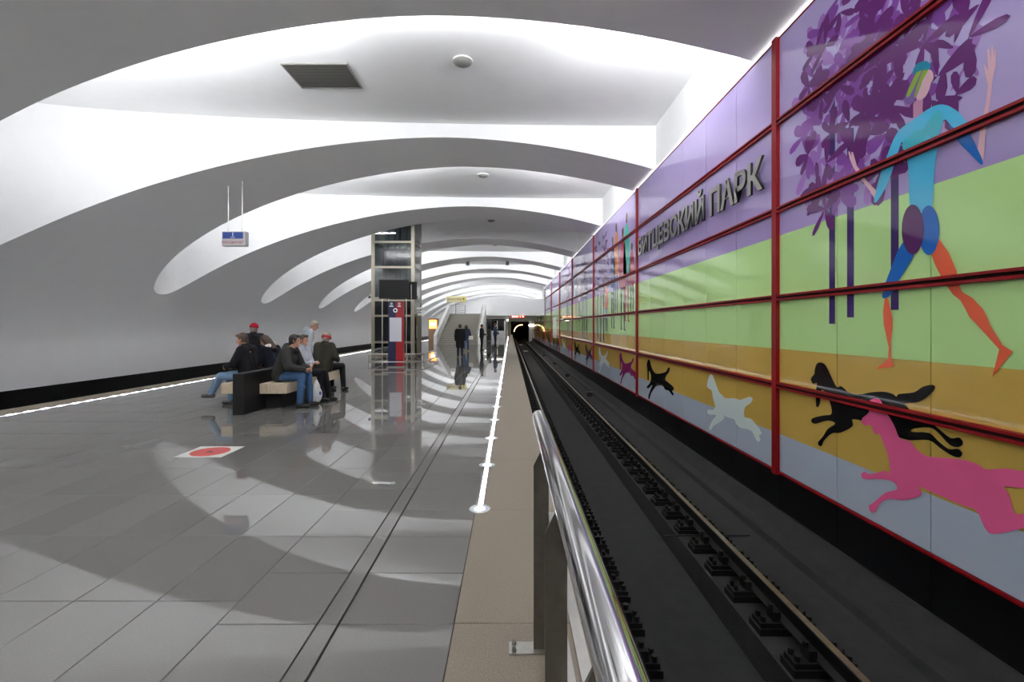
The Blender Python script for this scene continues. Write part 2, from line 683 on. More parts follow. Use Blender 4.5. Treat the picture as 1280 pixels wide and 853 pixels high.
a = MB(); L = BAY - .05
a.box(XW - .012, XW + .01, 0, L, -.045, .045)
a.box(XW - .05, XW - .012, 0, L, .016, .042)
a.box(XW - .05, XW - .012, 0, L, -.042, -.016)
rme = a.mesh('frame_rail'); a.fix(rme); rme.materials.append(RED)
a = MB(); a.box(XW - .03, XW - .013, 0, L, -.015, .015)
cme = a.mesh('channel'); cme.materials.append(REDD)
a = MB(); a.box(XW - .02, XW + .02, 0, BAY, -.54, -.512)
bme = a.mesh('bottom_trim'); bme.materials.append(RED)
a = MB(); a.box(XW - .012, XW + .02, 0, BAY, 5.755, 5.775)
tme = a.mesh('top_trim'); tme.materials.append(RED)
a = MB(); a.box(XW - .055, XW + .01, -.055, .055, -.56, 5.78)
pme5 = a.mesh('frame_post'); pme5.materials.append(RED)
a = MB(); a.box(XW - .055, XW + .01, -.055, .055, -.56, 2.7)
pme3 = a.mesh('frame_post'); pme3.materials.append(RED)
for j in range(-1, 10):
    yb = POST0 + BAY * j
    tall = yb + BAY < 53.5
    o = bpy.data.objects.new('frame_post', pme5 if tall else pme3)
    o.parent = wall_right; o.location = (0, yb, 0); C.objects.link(o)
    for z in ROWS[1:5] if tall else ROWS[1:3]:
        o = bpy.data.objects.new('frame_rail', rme)
        o.parent = wall_right; o.location = (0, yb + .03, z); C.objects.link(o)
        c = bpy.data.objects.new('channel', cme)
        c.parent = o; C.objects.link(c)
    o = bpy.data.objects.new('bottom_trim', bme); o.parent = wall_right; o.location = (0, yb, 0); C.objects.link(o)
    if tall:
        o = bpy.data.objects.new('top_trim', tme); o.parent = wall_right; o.location = (0, yb, 0); C.objects.link(o)


def wall_pt(px, py):                               # a place on the flat mural wall as (Y, Z)
    d = px - U0
    return F * XW / d, EYE + (V0 - py) * XW / d


def print_mb(mb, poly, layer):
    x0 = XW - .0012 * layer
    n = len(mb.v)
    mb.v += [(x0, y, z) for y, z in poly]
    for t in tessellate_polygon([[Vector((-y, z, 0)) for y, z in poly]]):
        p = [Vector((-poly[i][0], poly[i][1], 0)) for i in t]
        nz = (p[1] - p[0]).cross(p[2] - p[0]).z
        t = tuple(t) if nz > 0 else tuple(t[::-1])
        mb.f.append(tuple(i + n for i in t))


def fine_poly(pts, k=3):                           # closed smooth outline through the points
    out = []
    m = len(pts)
    for i in range(m):
        p0, p1, p2, p3 = (Vector(pts[(i + d) % m]) for d in (-1, 0, 1, 2))
        for s in range(k):
            t = s / k
            v = .5 * ((2 * p1) + (p2 - p0) * t + (2 * p0 - 5 * p1 + 4 * p2 - p3) * t * t + (3 * p1 - p0 - 3 * p2 + p3) * t ** 3)
            out.append(tuple(v))
    return out


def crop(pts, ox, oy, sc):
    return [wall_pt(ox + x * sc, oy + y * sc) for x, y in pts]


def printed(name, polys, material, layer, smooth=True):
    mb = MB()
    for i, p in enumerate(polys): print_mb(mb, fine_poly(p) if smooth else p, layer + i * .08)
    return mb.build(name, material, wall_right, fix=False)


def wall_ellipse(cx, cy, rx, ry, n=24, rot=0):
    return [wall_pt(cx + rx * math.cos(t) * math.cos(rot) - ry * math.sin(t) * math.sin(rot),
                    cy + rx * math.cos(t) * math.sin(rot) + ry * math.sin(t) * math.cos(rot)) for t in [2 * PI * i / n for i in range(n)]]


# tree of flower-like leaves in the first bay
rt = random.Random(11)
crown = [wall_pt(x, y) for x, y in ((1000, 150), (1008, 80), (1030, 25), (1040, -60), (1165, -160), (1225, -60), (1215, 40), (1185, 95), (1150, 150), (1130, 195), (1100, 232), (1062, 258), (1030, 262), (1012, 240), (998, 200))]


def inside(p, poly):
    r = False
    for (x1, y1), (x2, y2) in zip(poly, poly[1:] + poly[:1]):
        if (y1 > p[1]) != (y2 > p[1]) and p[0] < (x2 - x1) * (p[1] - y1) / (y2 - y1) + x1: r = not r
    return r


def leaf(y, z, ang, ln, wd, n=10):
    pts = []
    for i in range(n):
        t = 2 * PI * i / n
        u = ln * .5 + ln * .5 * math.cos(t)
        v = wd * .5 * math.sin(t) * (.65 + .35 * math.cos(t))
        pts.append((y + u * math.cos(ang) - v * math.sin(ang), z + u * math.sin(ang) + v * math.cos(ang)))
    return pts


trunkc = ink('trunk', (66, 42, 108))
tk = []
for xa, xb, yb, yt in ((1036.6, 1043.8, 405, 120), (1059, 1067.5, 397, 160), (1113.7, 1123.5, 387.6, 190)):
    tk.append([wall_pt(xa, yb), wall_pt(xb, yb), wall_pt(xb, yt), wall_pt(xa, yt)])
printed('printed_tree_trunk', tk, trunkc, 1, False)
ys = [p[0] for p in crown]; zs = [p[1] for p in crown]
groups = {0: [], 1: [], 2: []}
cnt = 0
while cnt < 120:
    p = (rt.uniform(min(ys), max(ys)), rt.uniform(min(zs), max(zs)))
    if not inside(p, crown): continue
    cnt += 1
    g = rt.choices((0, 1, 2), (6, 3, 2.4))[0]
    base = rt.uniform(0, 2 * PI)
    for q in range(rt.choice((3, 4, 5))):
        a_ = base + q * rt.uniform(.9, 1.5)
        if p[1] + .45 * math.sin(a_) > 5.72: continue
        groups[g].append(leaf(p[0], p[1], a_, rt.uniform(.2, .4), rt.uniform(.1, .22)))
# larger leaves right of the crown
for px, py, a_, ln, wd, g in ((1193, 55, 1.2, .55, .2, 0), (1193, 60, 2.4, .4, .14, 0), (1180, 85, 4.6, .45, .26, 0), (1198, 118, 1.75, .36, .17, 0), (1196, 116, 4.5, .5, .28, 0), (1204, 122, 2.9, .42, .24, 0),
                              (1195, 118, .2, .3, .24, 0), (1214, 72, 1.3, .4, .22, 2), (1212, 74, 2.3, .46, .2, 2), (1212, 74, 4.0, .4, .08, 2), (1212, 74, 5.1, .32, .08, 2), (1210, 20, 1.9, .5, .3, 0), (1225, 5, 3.4, .5, .26, 0)):
    y, z = wall_pt(px, py)
    groups[g].append(leaf(y, z, PI - a_, ln * .62, wd * .62))
for g, (nm, rgb) in enumerate((('plum', (104, 44, 116)), ('violet', (136, 76, 166)), ('lilac', (166, 118, 196)))):
    mb = MB()
    for q, lp in enumerate(groups[g]): print_mb(mb, lp, 2 + (2 - g) * .6 + q * .0012)
    o = mb.build('printed_leaves', ink(nm, rgb), wall_right, fix=False)
    o['kind'] = 'stuff'

R1 = (1060, 40, .28133)
R2 = (970, 280, .3284)
cyan, teal, lime = ink('cyan', (84, 194, 236)), ink('teal', (40, 140, 170)), ink('lime', (150, 184, 70))
pinkskin, blue, plum = ink('pale_pink', (236, 192, 204)), ink('blue', (32, 106, 194)), ink('purple_short', (92, 40, 100))
orange = ink('orange', (240, 110, 76))
printed('printed_runner_neck', [crop([(292, 320), (315, 290), (336, 295), (333, 345), (340, 378), (292, 382)], *R1)], ink('mauve', (206, 146, 180)), 4, False)
printed('printed_runner_face', [crop([(350, 165), (372, 170), (381, 185), (382, 208), (371, 228), (364, 255), (346, 288), (322, 302), (305, 292), (318, 245), (335, 190)], *R1)], pinkskin, 5)
printed('printed_runner_hair', [crop([(330, 150), (350, 160), (340, 200), (318, 260), (295, 310), (270, 322), (253, 300), (275, 240), (300, 180)], *R1)], ink('hair_violet', (130, 100, 170)), 5.5)
printed('printed_runner_hair', [crop(p, *R1) for p in ([(325, 152), (338, 155), (300, 240), (275, 285), (263, 285), (285, 225)], [(345, 158), (362, 165), (335, 215), (310, 275), (297, 290), (318, 215)])], lime, 6)
printed('printed_runner_cap', [crop([(292, 190), (294, 165), (310, 142), (335, 131), (356, 130), (370, 145), (366, 165), (340, 168), (315, 176)], *R1)], teal, 6.5)
printed('printed_runner_forearm', [crop(p, *R1) for p in ([(126, 750), (90, 695), (55, 650), (22, 595), (8, 560), (3, 532), (9, 530), (17, 552), (16, 534), (24, 534), (34, 570), (42, 598), (50, 606), (70, 645), (112, 690), (132, 708)],
        [(578, 520), (592, 420), (615, 320), (624, 240), (613, 190), (606, 145), (613, 146), (624, 172), (621, 78), (630, 72), (638, 132), (640, 62), (647, 60), (650, 125), (655, 75), (662, 82), (659, 150), (645, 215), (635, 300), (620, 390), (605, 560), (598, 575)])], pinkskin, 4, False)
printed('printed_runner_sleeve', [crop([(450, 415), (492, 432), (530, 440), (560, 482), (590, 545), (603, 580), (592, 588), (545, 540), (495, 490)], *R1)], blue, 5)
printed('printed_runner_shirt', [crop([(235, 432), (300, 385), (370, 336), (425, 322), (480, 345), (520, 385), (548, 430), (500, 440), (462, 418), (428, 392), (400, 520), (386, 640), (376, 785), (330, 800), (280, 790), (270, 600), (246, 492), (230, 520), (195, 632), (165, 700), (130, 755), (119, 742), (150, 620), (180, 540), (205, 478)], *R1)], cyan, 5.5)
printed('printed_runner_shirt_fold', [crop([(246, 492), (290, 450), (330, 432), (355, 440), (350, 480), (300, 520), (255, 530)], *R1), crop([(340, 430), (400, 350), (424, 380), (405, 450), (370, 470)], *R1)], ink('aqua', (72, 186, 206)), 6)
printed('printed_runner_leg', [crop([(485, 70), (532, 105), (470, 215), (440, 268), (422, 282), (408, 281), (408, 262), (430, 195)], *R2)], blue, 5)
printed('printed_runner_leg', [crop(p, *R2) for p in ([(416, 278), (430, 285), (446, 365), (445, 400), (439, 450), (440, 512), (452, 543), (383, 553), (428, 516), (431, 470), (412, 385), (409, 335)],
        [(622, 55), (660, 110), (690, 180), (702, 242), (712, 260), (750, 282), (790, 325), (806, 355), (820, 390), (865, 462), (905, 487), (860, 540), (825, 585), (852, 478), (800, 420), (740, 355), (705, 292), (675, 268), (640, 220), (610, 160), (590, 110)])], orange, 4.5, False)
printed('printed_runner_short', [wall_ellipse(1162, 288, 13, 31)], blue, 6)
printed('printed_runner_short', [wall_ellipse(1142, 287, 13.8, 31)], plum, 7)

# running dogs along the bottom of the mural
K5 = (1000, 430, .26975)
dogA = crop([(70, 120), (80, 92), (100, 87), (122, 102), (150, 160), (172, 200), (192, 196), (215, 215), (225, 225), (270, 235), (330, 225), (390, 222), (430, 232), (450, 245), (460, 233), (530, 225), (570, 200), (615, 190), (628, 205), (600, 240), (550, 270), (490, 275), (505, 300), (520, 352), (600, 362), (640, 390), (700, 437), (738, 434), (758, 458), (742, 478), (698, 470), (640, 410), (600, 388), (530, 393), (520, 408), (600, 413), (640, 448), (690, 487), (735, 487), (755, 510), (738, 527), (700, 515), (650, 482), (600, 447), (520, 447), (480, 440), (430, 420), (380, 380), (310, 362), (245, 350), (246, 382), (190, 412), (150, 415), (112, 450), (104, 470), (92, 475), (85, 457), (108, 430), (130, 395), (165, 370), (130, 355), (75, 370), (55, 362), (60, 345), (110, 332), (148, 325), (140, 270), (112, 215), (97, 225), (95, 265), (86, 292), (76, 285), (76, 220), (80, 182), (62, 185), (52, 162), (68, 140)], *K5)
printed('printed_black_dog', [dogA], ink('black', (30, 28, 28)), 4)
dogP = crop([(325, 270), (340, 254), (368, 255), (385, 280), (382, 308), (410, 330), (440, 380), (466, 438), (510, 450), (545, 490), (590, 520), (650, 527), (760, 537), (830, 560), (870, 582), (960, 578), (1060, 590), (1170, 560), (1230, 580), (1200, 640), (1100, 668), (1038, 670), (952, 663), (975, 700), (1000, 785), (1070, 790), (1220, 850), (1235, 890), (1190, 900), (1060, 850), (1020, 860), (900, 882), (860, 852), (820, 772), (760, 750), (620, 690), (556, 662), (568, 690), (550, 710), (480, 725), (412, 720), (372, 742), (352, 778), (332, 780), (322, 752), (345, 735), (400, 690), (452, 675), (436, 640), (380, 628), (312, 628), (290, 620), (288, 602), (303, 592), (320, 603), (360, 598), (400, 588), (420, 600), (411, 520), (382, 440), (368, 415), (352, 421), (338, 395), (330, 375), (306, 380), (290, 367), (292, 345), (322, 318)], *K5)
printed('printed_pink_dog', [dogP], ink('pink', (240, 104, 156)), 6)
K8 = (720, 420, .2110)
dogW = crop([(790, 240), (800, 228), (812, 235), (825, 270), (845, 325), (865, 350), (890, 370), (940, 370), (975, 380), (1008, 368), (1035, 362), (1048, 375), (1035, 400), (1002, 425), (1000, 480), (1035, 490), (1065, 520), (1094, 560), (1100, 583), (1086, 592), (1095, 615), (1084, 628), (1068, 615), (1045, 570), (1020, 555), (975, 545), (950, 522), (938, 495), (890, 480), (876, 466), (880, 490), (850, 515), (815, 535), (800, 560), (790, 545), (810, 500), (832, 470), (790, 467), (778, 452), (786, 437), (810, 440), (826, 420), (815, 380), (805, 325), (790, 315), (778, 300), (780, 272)], *K8)
printed('printed_white_dog', [dogW], ink('mint', (232, 246, 242)), 4)
dogB = crop([(420, 168), (430, 140), (440, 150), (450, 190), (475, 224), (530, 215), (545, 191), (556, 190), (552, 215), (536, 235), (530, 260), (546, 275), (575, 300), (582, 318), (571, 327), (580, 345), (572, 353), (550, 325), (530, 320), (513, 295), (480, 296), (466, 310), (446, 340), (436, 375), (429, 362), (443, 318), (452, 292), (430, 311), (420, 302), (438, 280), (446, 240), (434, 208), (432, 260), (425, 258), (424, 205)], *K8)
printed('printed_black_dog', [dogB], ink('black', (30, 28, 28)), 4)
yB = sum(p[0] for p in dogB) / len(dogB)
for px, nm, rgb in ((783, 'magenta', (136, 40, 98)), (754, 'mint', (232, 246, 242)), (736, 'purple', (96, 48, 110)), (721, 'black', (30, 28, 28)), (712, 'pink', (240, 104, 156)), (705, 'mint', (232, 246, 242)),
                    (697, 'purple', (96, 48, 110)), (692, 'black', (30, 28, 28)), (687, 'red', (176, 50, 60)), (683, 'mint', (232, 246, 242)), (679, 'black', (30, 28, 28)), (676, 'magenta', (136, 40, 98))):
    yc = F * XW / (px - U0)
    printed('printed_%s_dog' % nm, [[(y - yB + yc, z) for y, z in dogB]], ink(nm, rgb), 4)

# standing and strolling figures printed on the farther bays
def stroller(yc, z0, z1, wd, body, legs, head=(120, 70, 60), fork=.42):
    h = z1 - z0
    zb = z0 + h * fork
    b = [(yc - wd * .5, zb), (yc - wd * .62, zb + h * .18), (yc - wd * .35, zb + h * .42), (yc, z1 - h * .1), (yc + wd * .35, zb + h * .42), (yc + wd * .62, zb + h * .18), (yc + wd * .5, zb)]
    printed('printed_stroller_robe', [b], body, 4)
    printed('printed_stroller_leg', [[(yc - wd * .4, zb), (yc - wd * .1, zb), (yc - wd * .2, z0), (yc - wd * .55, z0 - .03), (yc - wd * .34, z0 + .05)],
                                     [(yc + wd * .1, zb), (yc + wd * .4, zb), (yc + wd * .32, z0 + .02), (yc + wd * .05, z0), (yc + wd * .2, z0 + .06)]], legs, 4, False)
    printed('printed_stroller_head', [[(yc + .11 * math.cos(t), z1 - h * .05 + h * .05 * math.sin(t)) for t in [2 * PI * i / 12 for i in range(12)]]], ink('head_%d_%d_%d' % head, head), 5)


inkred, inkora, inkblu, inktea, inknav = ink('crimson', (178, 46, 84)), ink('amber', (232, 144, 78)), ink('cobalt', (48, 70, 150)), ink('jade', (86, 190, 176)), ink('dark_leg', (62, 50, 84))
for px, ytop, yfoot, wd, b, l in ((766, 296, 410, .62, inkblu, inknav), (770.5, 279, 392, .55, inkora, inkblu), (778.5, 285, 413, .8, inkred, inknav), (783.5, 266, 402, .7, inktea, inkred), (790, 304, 392, .55, inkred, inknav),
                                  (758, 347, 413, .5, orange, inkblu), (720, 330, 404, .6, inktea, orange), (724, 340, 402, .6, pinkskin, inknav), (709, 345, 404, .7, inkred, inkblu), (701, 350, 404, .8, inktea, inkred),
                                  (699, 353, 405, .7, inkora, inknav), (690, 362, 405, .8, inkblu, inknav)):
    ya, za = wall_pt(px, ytop); yb_, zb_ = wall_pt(px, yfoot)
    if ya < 50: stroller(ya, zb_, min(za, 5.6), wd, b, l)
for px0, px1, pz0, pz1, tx in ((744, 760, 290, 322, 751), (727, 735, 318, 340, 731), (706, 715, 340, 355, 711)):
    g2 = MB()
    c0, c1 = wall_pt(px0, pz0), wall_pt(px1, pz1)
    for i in range(90):
        y = rt.uniform(min(c0[0], c1[0]), max(c0[0], c1[0])); z = rt.uniform(2.9, 5.2)
        print_mb(g2, leaf(y, z, rt.uniform(0, 6.28), rt.uniform(.25, .5), rt.uniform(.1, .22), 8), 3 + i * .004)
    o = g2.build('printed_leaves', ink('plum', (100, 46, 116)), wall_right, fix=False); o['kind'] = 'stuff'
    y = F * XW / (tx - U0)
    printed('printed_tree_trunk', [[(y + d - .1, .9), (y + d + .1, .9), (y + d + .1, 3.4), (y + d - .1, 3.4)] for d in (-.6, 0, .7)], trunkc, 2, False)

# raised steel lettering with the station name
name_root = thing('station_lettering', 'grey raised steel letters of the station name on the violet panels', 'lettering', (XW, 10.2, 3.68))
c = bpy.data.curves.new('w', 'FONT'); c.size = 1
wt = bpy.data.objects.new('w', c); C.objects.link(wt)
bpy.context.view_layer.update()


def text_w(s):
    c.body = s
    bpy.context.view_layer.update()
    wt.update_tag()
    bpy.context.view_layer.update()
    bb = [Vector(v) for v in wt.bound_box]
    return max(v.x for v in bb)


SIDE_SHADE = mat('letter_side_shade', (44, 44, 46), .5)  # shade painted into the colour of the letters' unlit side faces
WORD = 'БИТЦЕВСКИЙ ПАРК'
adv = [text_w(WORD[:i] + 'I') - text_w('I') if i else 0 for i in range(len(WORD))]
tot = text_w(WORD)
c.body = 'П'; bpy.context.view_layer.update()
caph = max(v[1] for v in wt.bound_box)
bpy.data.objects.remove(wt)
sz = .47 / caph
ya, yb_ = 13.55, 6.9
sx = (ya - yb_) / (tot * sz)
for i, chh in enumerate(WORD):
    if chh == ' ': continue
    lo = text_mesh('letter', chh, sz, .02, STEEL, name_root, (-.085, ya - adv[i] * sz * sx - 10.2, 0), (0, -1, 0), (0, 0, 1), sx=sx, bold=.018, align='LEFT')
    lo.data.materials.append(SIDE_SHADE)
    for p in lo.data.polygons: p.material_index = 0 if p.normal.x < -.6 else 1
pins = MB()
for i in range(15):
    y = ya - adv[i] * sz * sx - 10.2 - .2
    if WORD[i] != ' ': pins.tube((-.085, y, .2), (0, y, .2), .012, n=6)
pins.build('stand_off', STEEL, name_root)

# ------------------------------------------------------------------ LED lines with glass discs in the floor
def led_line(x, y0, y1, lab, dots):
    t = thing('led_line', lab, 'light strip', (x, y0, 0))
    m = MB(); m.box(-.022, .022, 0, y1 - y0, -.01, .0015); m.build('channel', mat('led_channel_%d' % int(dots[1] * 10), (210, 214, 220), .3, emit=(230, 236, 255), estr=dots[1]), t)
    d = MB(); y = 0
    while y < y1 - y0:
        d.box(-.017, .017, y, y + dots[0] * .5, .0015, .004)
        y += dots[0]
    o = d.build('diode', mat('diode_%d' % int(dots[1] * 10), (250, 250, 255), .4, emit=(240, 244, 255), estr=dots[2]), t, fix=False); o['kind'] = 'stuff'


led_line(-.262, 3.97, 76, 'bright white line of lights along the right platform edge', (.07, 2.2, 7))
led_line(-8.94, -6, 78, 'dotted white line of lights along the far left platform edge', (.3, .8, 16))
disc0 = thing('floor_disc_light', 'glowing glass disc set in the floor along the right line of lights', 'floor light', (-.262, 3.97, 0), group='glass discs along the right light line')
m = MB(); m.tube((0, 0, -.005), (0, 0, .004), .088, n=28); m.build('glass_disc', LEDRING, disc0)
m = MB(); m.tube((0, 0, .004), (0, 0, .0055), .045, n=20); m.build('lens', LED, disc0)
m = MB()
for i in range(28):
    a0, a1 = 2 * PI * i / 28, 2 * PI * (i + 1) / 28
    m.tube((.09 * math.cos(a0), .09 * math.sin(a0), .003), (.09 * math.cos(a1), .09 * math.sin(a1), .003), .004, n=6)
m.build('rim', STEEL, disc0)
disc0['label'] = 'glass disc light that starts the right light line, nearest of all'
del disc0['group']
for i in range(1, 57):
    d = copy_tree(disc0)
    d.location.y = 3.97 + 1.245 * i
    if i <= 9:
        d['label'] = '%s glowing glass disc from the near end of the right light line' % ORD[i]
    else:
        d['label'] = 'glowing glass disc in the far blurred stretch of the right light line'
        d['group'] = 'far glass discs along the right light line'

# ------------------------------------------------------------------ railing at the platform end
rl = thing('end_railing', 'polished steel railing at the right, beside the track edge', 'railing', (.155, 0, 0))
m = MB(); m.tube((.02, -.6, 1.05), (.02, 2.74, 1.05), .041, n=40); m.ball((.02, 2.74, 1.05), (.041, .02, .041), 40, 8)
m.build('handrail', CHROME, rl, smooth=True, auto=True)
for y in (2.24, 1.51, .82, .12):
    p = [(-.039, 0), (.035, 0), (.035, 1.015), (.012, 1.012), (-.039, .91)]
    m = MB(); m.prism(p, lambda u, v, s: (u, y + (.012 if s else 0), v))
    post = m.build('post', DARKSTEEL, rl)
    m = MB(); m.box(-.16, .09, y - .03, y + .055, .0, .008); m.build('base_plate', STEEL, post)
    for bx in (-.135, .065):
        for by in (-.012, .038):
            m = MB(); m.tube((bx, y + by, .008), (bx, y + by, .022), .011, n=6); m.build('bolt', DARKSTEEL, post)
for z in (.65, .38, .12):
    m = MB(); m.box(.036, .07, -.6, 2.3, z - .006, z + .006); m.build('cross_bar', STEEL, rl)

# ------------------------------------------------------------------ ceiling fittings
vg = thing('ventilation_grille', 'square louvred metal grille in the nearest lit ceiling recess', 'grille', (-4.05, 9.9, TOPZ))
m = MB()
m.box(-.69, .69, -.49, -.46, -.03, 0); m.box(-.69, .69, .46, .49, -.03, 0); m.box(-.69, -.66, -.46, .46, -.03, 0); m.box(.66, .69, -.46, .46, -.03, 0)
m.build('frame', mat('grille_frame', (150, 148, 144), .4, metal=.6), vg)
gm = mat('grille_blade', (128, 125, 119), .5, metal=.3)
m = MB(); m.box(-.66, .66, -.46, .46, -.004, 0); m.build('backing', mat('grille_back', (60, 59, 57), .7), vg)
bl = MB(); bl.add([(-.66, -.018, -.022), (.66, -.018, -.022), (.66, .012, -.006), (-.66, .012, -.006), (-.66, -.018, -.026), (.66, -.018, -.026), (.66, .012, -.01), (-.66, .012, -.01)],
                  [(0, 1, 2, 3), (7, 6, 5, 4), (0, 4, 5, 1), (2, 6, 7, 3)])
for i in range(22):
    if i == 0: b0 = bl.build('blade', gm, vg, loc=(0, -.44, 0))
    else: inst(b0, (0, -.44 + .042 * i, 0), vg)

for k in range(0, 9):
    yc = YC0 + PER * k
    t = thing('ceiling_fitting', ['round grey fitting in the nearest lit ceiling recess', 'round grey fitting in the second ceiling recess', 'round grey fitting in the third, unlit ceiling recess'][k] if k < 3 else 'small round grey fitting in the %s ceiling recess counted from the front' % ORD[k], 'ceiling fitting', (-.97, yc - .5, TOPZ))
    m = MB(); m.ball((0, 0, 0), (.2, .2, .09), 24, 6, zmin=-1, zmax=0); m.build('dome', mat('fitting_grey', (128, 128, 124), .6), t, smooth=True, auto=True)
    m = MB(); m.tube((0, 0, -.02), (0, 0, 0), .212, n=28); m.build('flange', PORT, t)

for x, lab in ((-3.2, 'left small loudspeaker under a vault rib beyond the lift'), (-.2, 'right small loudspeaker under a vault rib beyond the lift')):
    z = vault_z(x)
    t = thing('loudspeaker', lab, 'speaker', (x, YC0 + 3.5 * PER, z))
    m = MB(); m.tube((0, 0, -.14), (0, 0, .0), .02, n=8); m.build('bracket', STEEL, t)
    m = MB(); m.box(-.13, .13, -.12, .12, -.42, -.12); m.build('housing', mat('speaker_grey', (82, 84, 88), .5), t, bevel=.02)
    m = MB(); m.tube((0, -.121, -.27), (0, -.128, -.27), .09, n=16); m.build('cone', BLACKM, t)

# ------------------------------------------------------------------ hanging signs
hs = thing('hanging_sign', 'small blue and white box sign hanging on two rods at left', 'sign', (-7.83, 13.0, 4.06))
m = MB(); m.box(-.335, .335, -.08, .08, -.205, .205); m.build('sign_box', mat('sign_white', (180, 180, 182), .45), hs, bevel=.006)
m = MB(); m.box(-.31, .265, -.086, -.08, .0, .185); bf = m.build('blue_field', mat('sign_blue', (18, 60, 140), .4), hs)
m = MB(); m.box(-.31, .265, -.084, -.08, -.19, -.02); wf = m.build('lower_field', mat('sign_lower', (184, 176, 176), .4), hs)
WHITEINK = mat('white_lettering', (235, 238, 245), .5)
text_mesh('numeral', '1', .14, .001, WHITEINK, hs, (-.02, -.088, .075), (1, 0, 0), (0, 0, 1), bold=.004)
text_mesh('caption', 'путь', .055, .001, WHITEINK, hs, (-.02, -.088, .022), (1, 0, 0), (0, 0, 1))
text_mesh('caption', 'ПОСАДКИ НЕТ', .085, .001, mat('red_lettering', (140, 30, 40), .5), hs, (-.022, -.086, -.135), (1, 0, 0), (0, 0, 1), bold=.001)
for x in (-.2, .2):
    zt = vault_z(-7.83 + x) - 4.06
    m = MB(); m.tube((x, 0, .2), (x, 0, zt + .02), .009, n=8); m.tube((x, 0, zt - .14), (x, 0, zt), .017, n=8); m.tube((x, 0, .24), (x, 0, .3), .018, n=8)
    m.build('hanger_rod', STEEL, hs)

es = thing('exit_sign', 'pale yellow exit sign hanging on two rods above the stairs', 'sign', (-4.9, 41.7, 4.0))
m = MB(); m.box(-.9, .9, -.09, .09, -.28, .28)
m.build('sign_box', mat('sign_yellow', (206, 196, 150), .5), es, bevel=.01)
text_mesh('caption', 'ВЫХОД В ГОРОД', .2, .003, mat('brown_lettering', (70, 60, 34), .5), es, (-.18, -.095, -.07), (1, 0, 0), (0, 0, 1), sx=.78, bold=.004)
m = MB(); m.box(.52, .82, -.098, -.09, -.16, .16); pf = m.build('pictogram_field', mat('pict_yellow', (206, 190, 84), .5), es)
m = MB(); m.prism([(.62, -.08), (.67, -.08), (.67, .02), (.74, .02), (.645, .12), (.55, .02), (.62, .02)], lambda u, v, s: (u + .02, -.098 - (.004 if s else 0), v)); m.build('arrow', BLACKM, es)
for x in (-.55, .45):
    m = MB(); m.tube((x, 0, .28), (x, 0, vault_z(-4.9 + x) - 4.0 + .03), .016, n=8); m.build('hanger_rod', PORT, es)

rs = thing('red_display', 'red lit information display above the track at the far end', 'display', (.93, 53.0, 2.62))
m = MB(); m.box(-.8, .8, -.06, .06, -.12, .12); m.build('housing', mat('display_red', (170, 30, 20), .5, emit=(220, 40, 22), estr=1.0), rs)
m = MB()
for x0, x1 in ((-.68, -.6), (-.55, -.46), (-.42, -.3), (-.26, -.16), (-.12, .02), (.22, .3), (.5, .66)): m.box(x0, x1, -.068, -.06, -.06, .06)
m.build('lit_segment', mat('segment', (255, 190, 160), .5, emit=(255, 200, 170), estr=2.5), rs)
m = MB(); m.tube((-.5, 0, .1), (-.5, 0, .2), .02, n=8); m.tube((.5, 0, .1), (.5, 0, .2), .02, n=8); m.build('hanger_rod', STEEL, rs)

# ------------------------------------------------------------------ the lift shaft
GLASS = bpy.data.materials.new('lift_glass')
GLASS.use_nodes = True
_b = GLASS.node_tree.nodes['Principled BSDF']
_b.inputs['Base Color'].default_value = (.24, .28, .29, 1)
_b.inputs['Roughness'].default_value = .12
_b.inputs['Transmission Weight'].default_value = 1
_b.inputs['IOR'].default_value = 1.45
DGLASS = mat('smoked_glass', (16, 19, 19), .04, spec=.7)
lx0, lx1, ly0, ly1 = -6.76, -4.65, 22.2, 24.0
lz = 6.75
lift = thing('lift_shaft', 'tall glass lift shaft with steel frame in the middle of the platform', 'lift', ((lx0 + lx1) / 2, (ly0 + ly1) / 2, 0))
hx, hy = (lx1 - lx0) / 2, (ly1 - ly0) / 2
FR = mat('lift_steel', (150, 144, 130), .38, metal=.85, var=.08, vscale=5)
for sx_, sy_ in ((-1, -1), (1, -1), (1, 1), (-1, 1)):
    px, py = sx_ * hx, sy_ * hy
    zt = TOPZ - .02
    m = MB(); m.box(min(px, px - sx_ * .17), max(px, px - sx_ * .17), min(py, py - sy_ * .12), max(py, py - sy_ * .12), 0, zt)
    m.build('corner_post', FR, lift, bevel=.01)
levels = [.12, .78, 2.07, 2.88, 4.44, 5.67, 6.9]
for z in levels:
    m = MB()
    th = .1 if z == 2.88 else .05
    m.box(-hx + .17, hx - .17, -hy, -hy + .08, z - th, z + th)
    m.box(hx - .08, hx, -hy + .12, hy - .12, z - th, z + th)
    m.box(-hx, -hx + .08, -hy + .12, hy - .12, z - th, z + th)
    m.box(-hx + .17, hx - .17, hy - .08, hy, z - th, z + th)
    m.build('transom', FR, lift)
for z0, z1 in zip(levels, levels[1:]):
    g = DGLASS if z1 <= 2.9 else GLASS
    for (x0, x1, y0, y1) in ((-hx + .17, hx - .17, -hy + .03, -hy + .045), (hx - .045, hx - .03, -hy + .12, hy - .12), (-hx + .03, -hx + .045, -hy + .12, hy - .12), (-hx + .17, hx - .17, hy - .045, hy - .03)):
        m = MB(); m.box(x0, x1, y0, y1, z0 + .03, z1 - .03); m.build('pane', g, lift)
m = MB()
for x in (-.45, -.12, .12, .45): m.box(x - .035, x + .035, -.08, .08, 2.9, 6.9)
m.build('guide_rail', mat('guide_dark', (52, 56, 58), .5, metal=.5), lift)
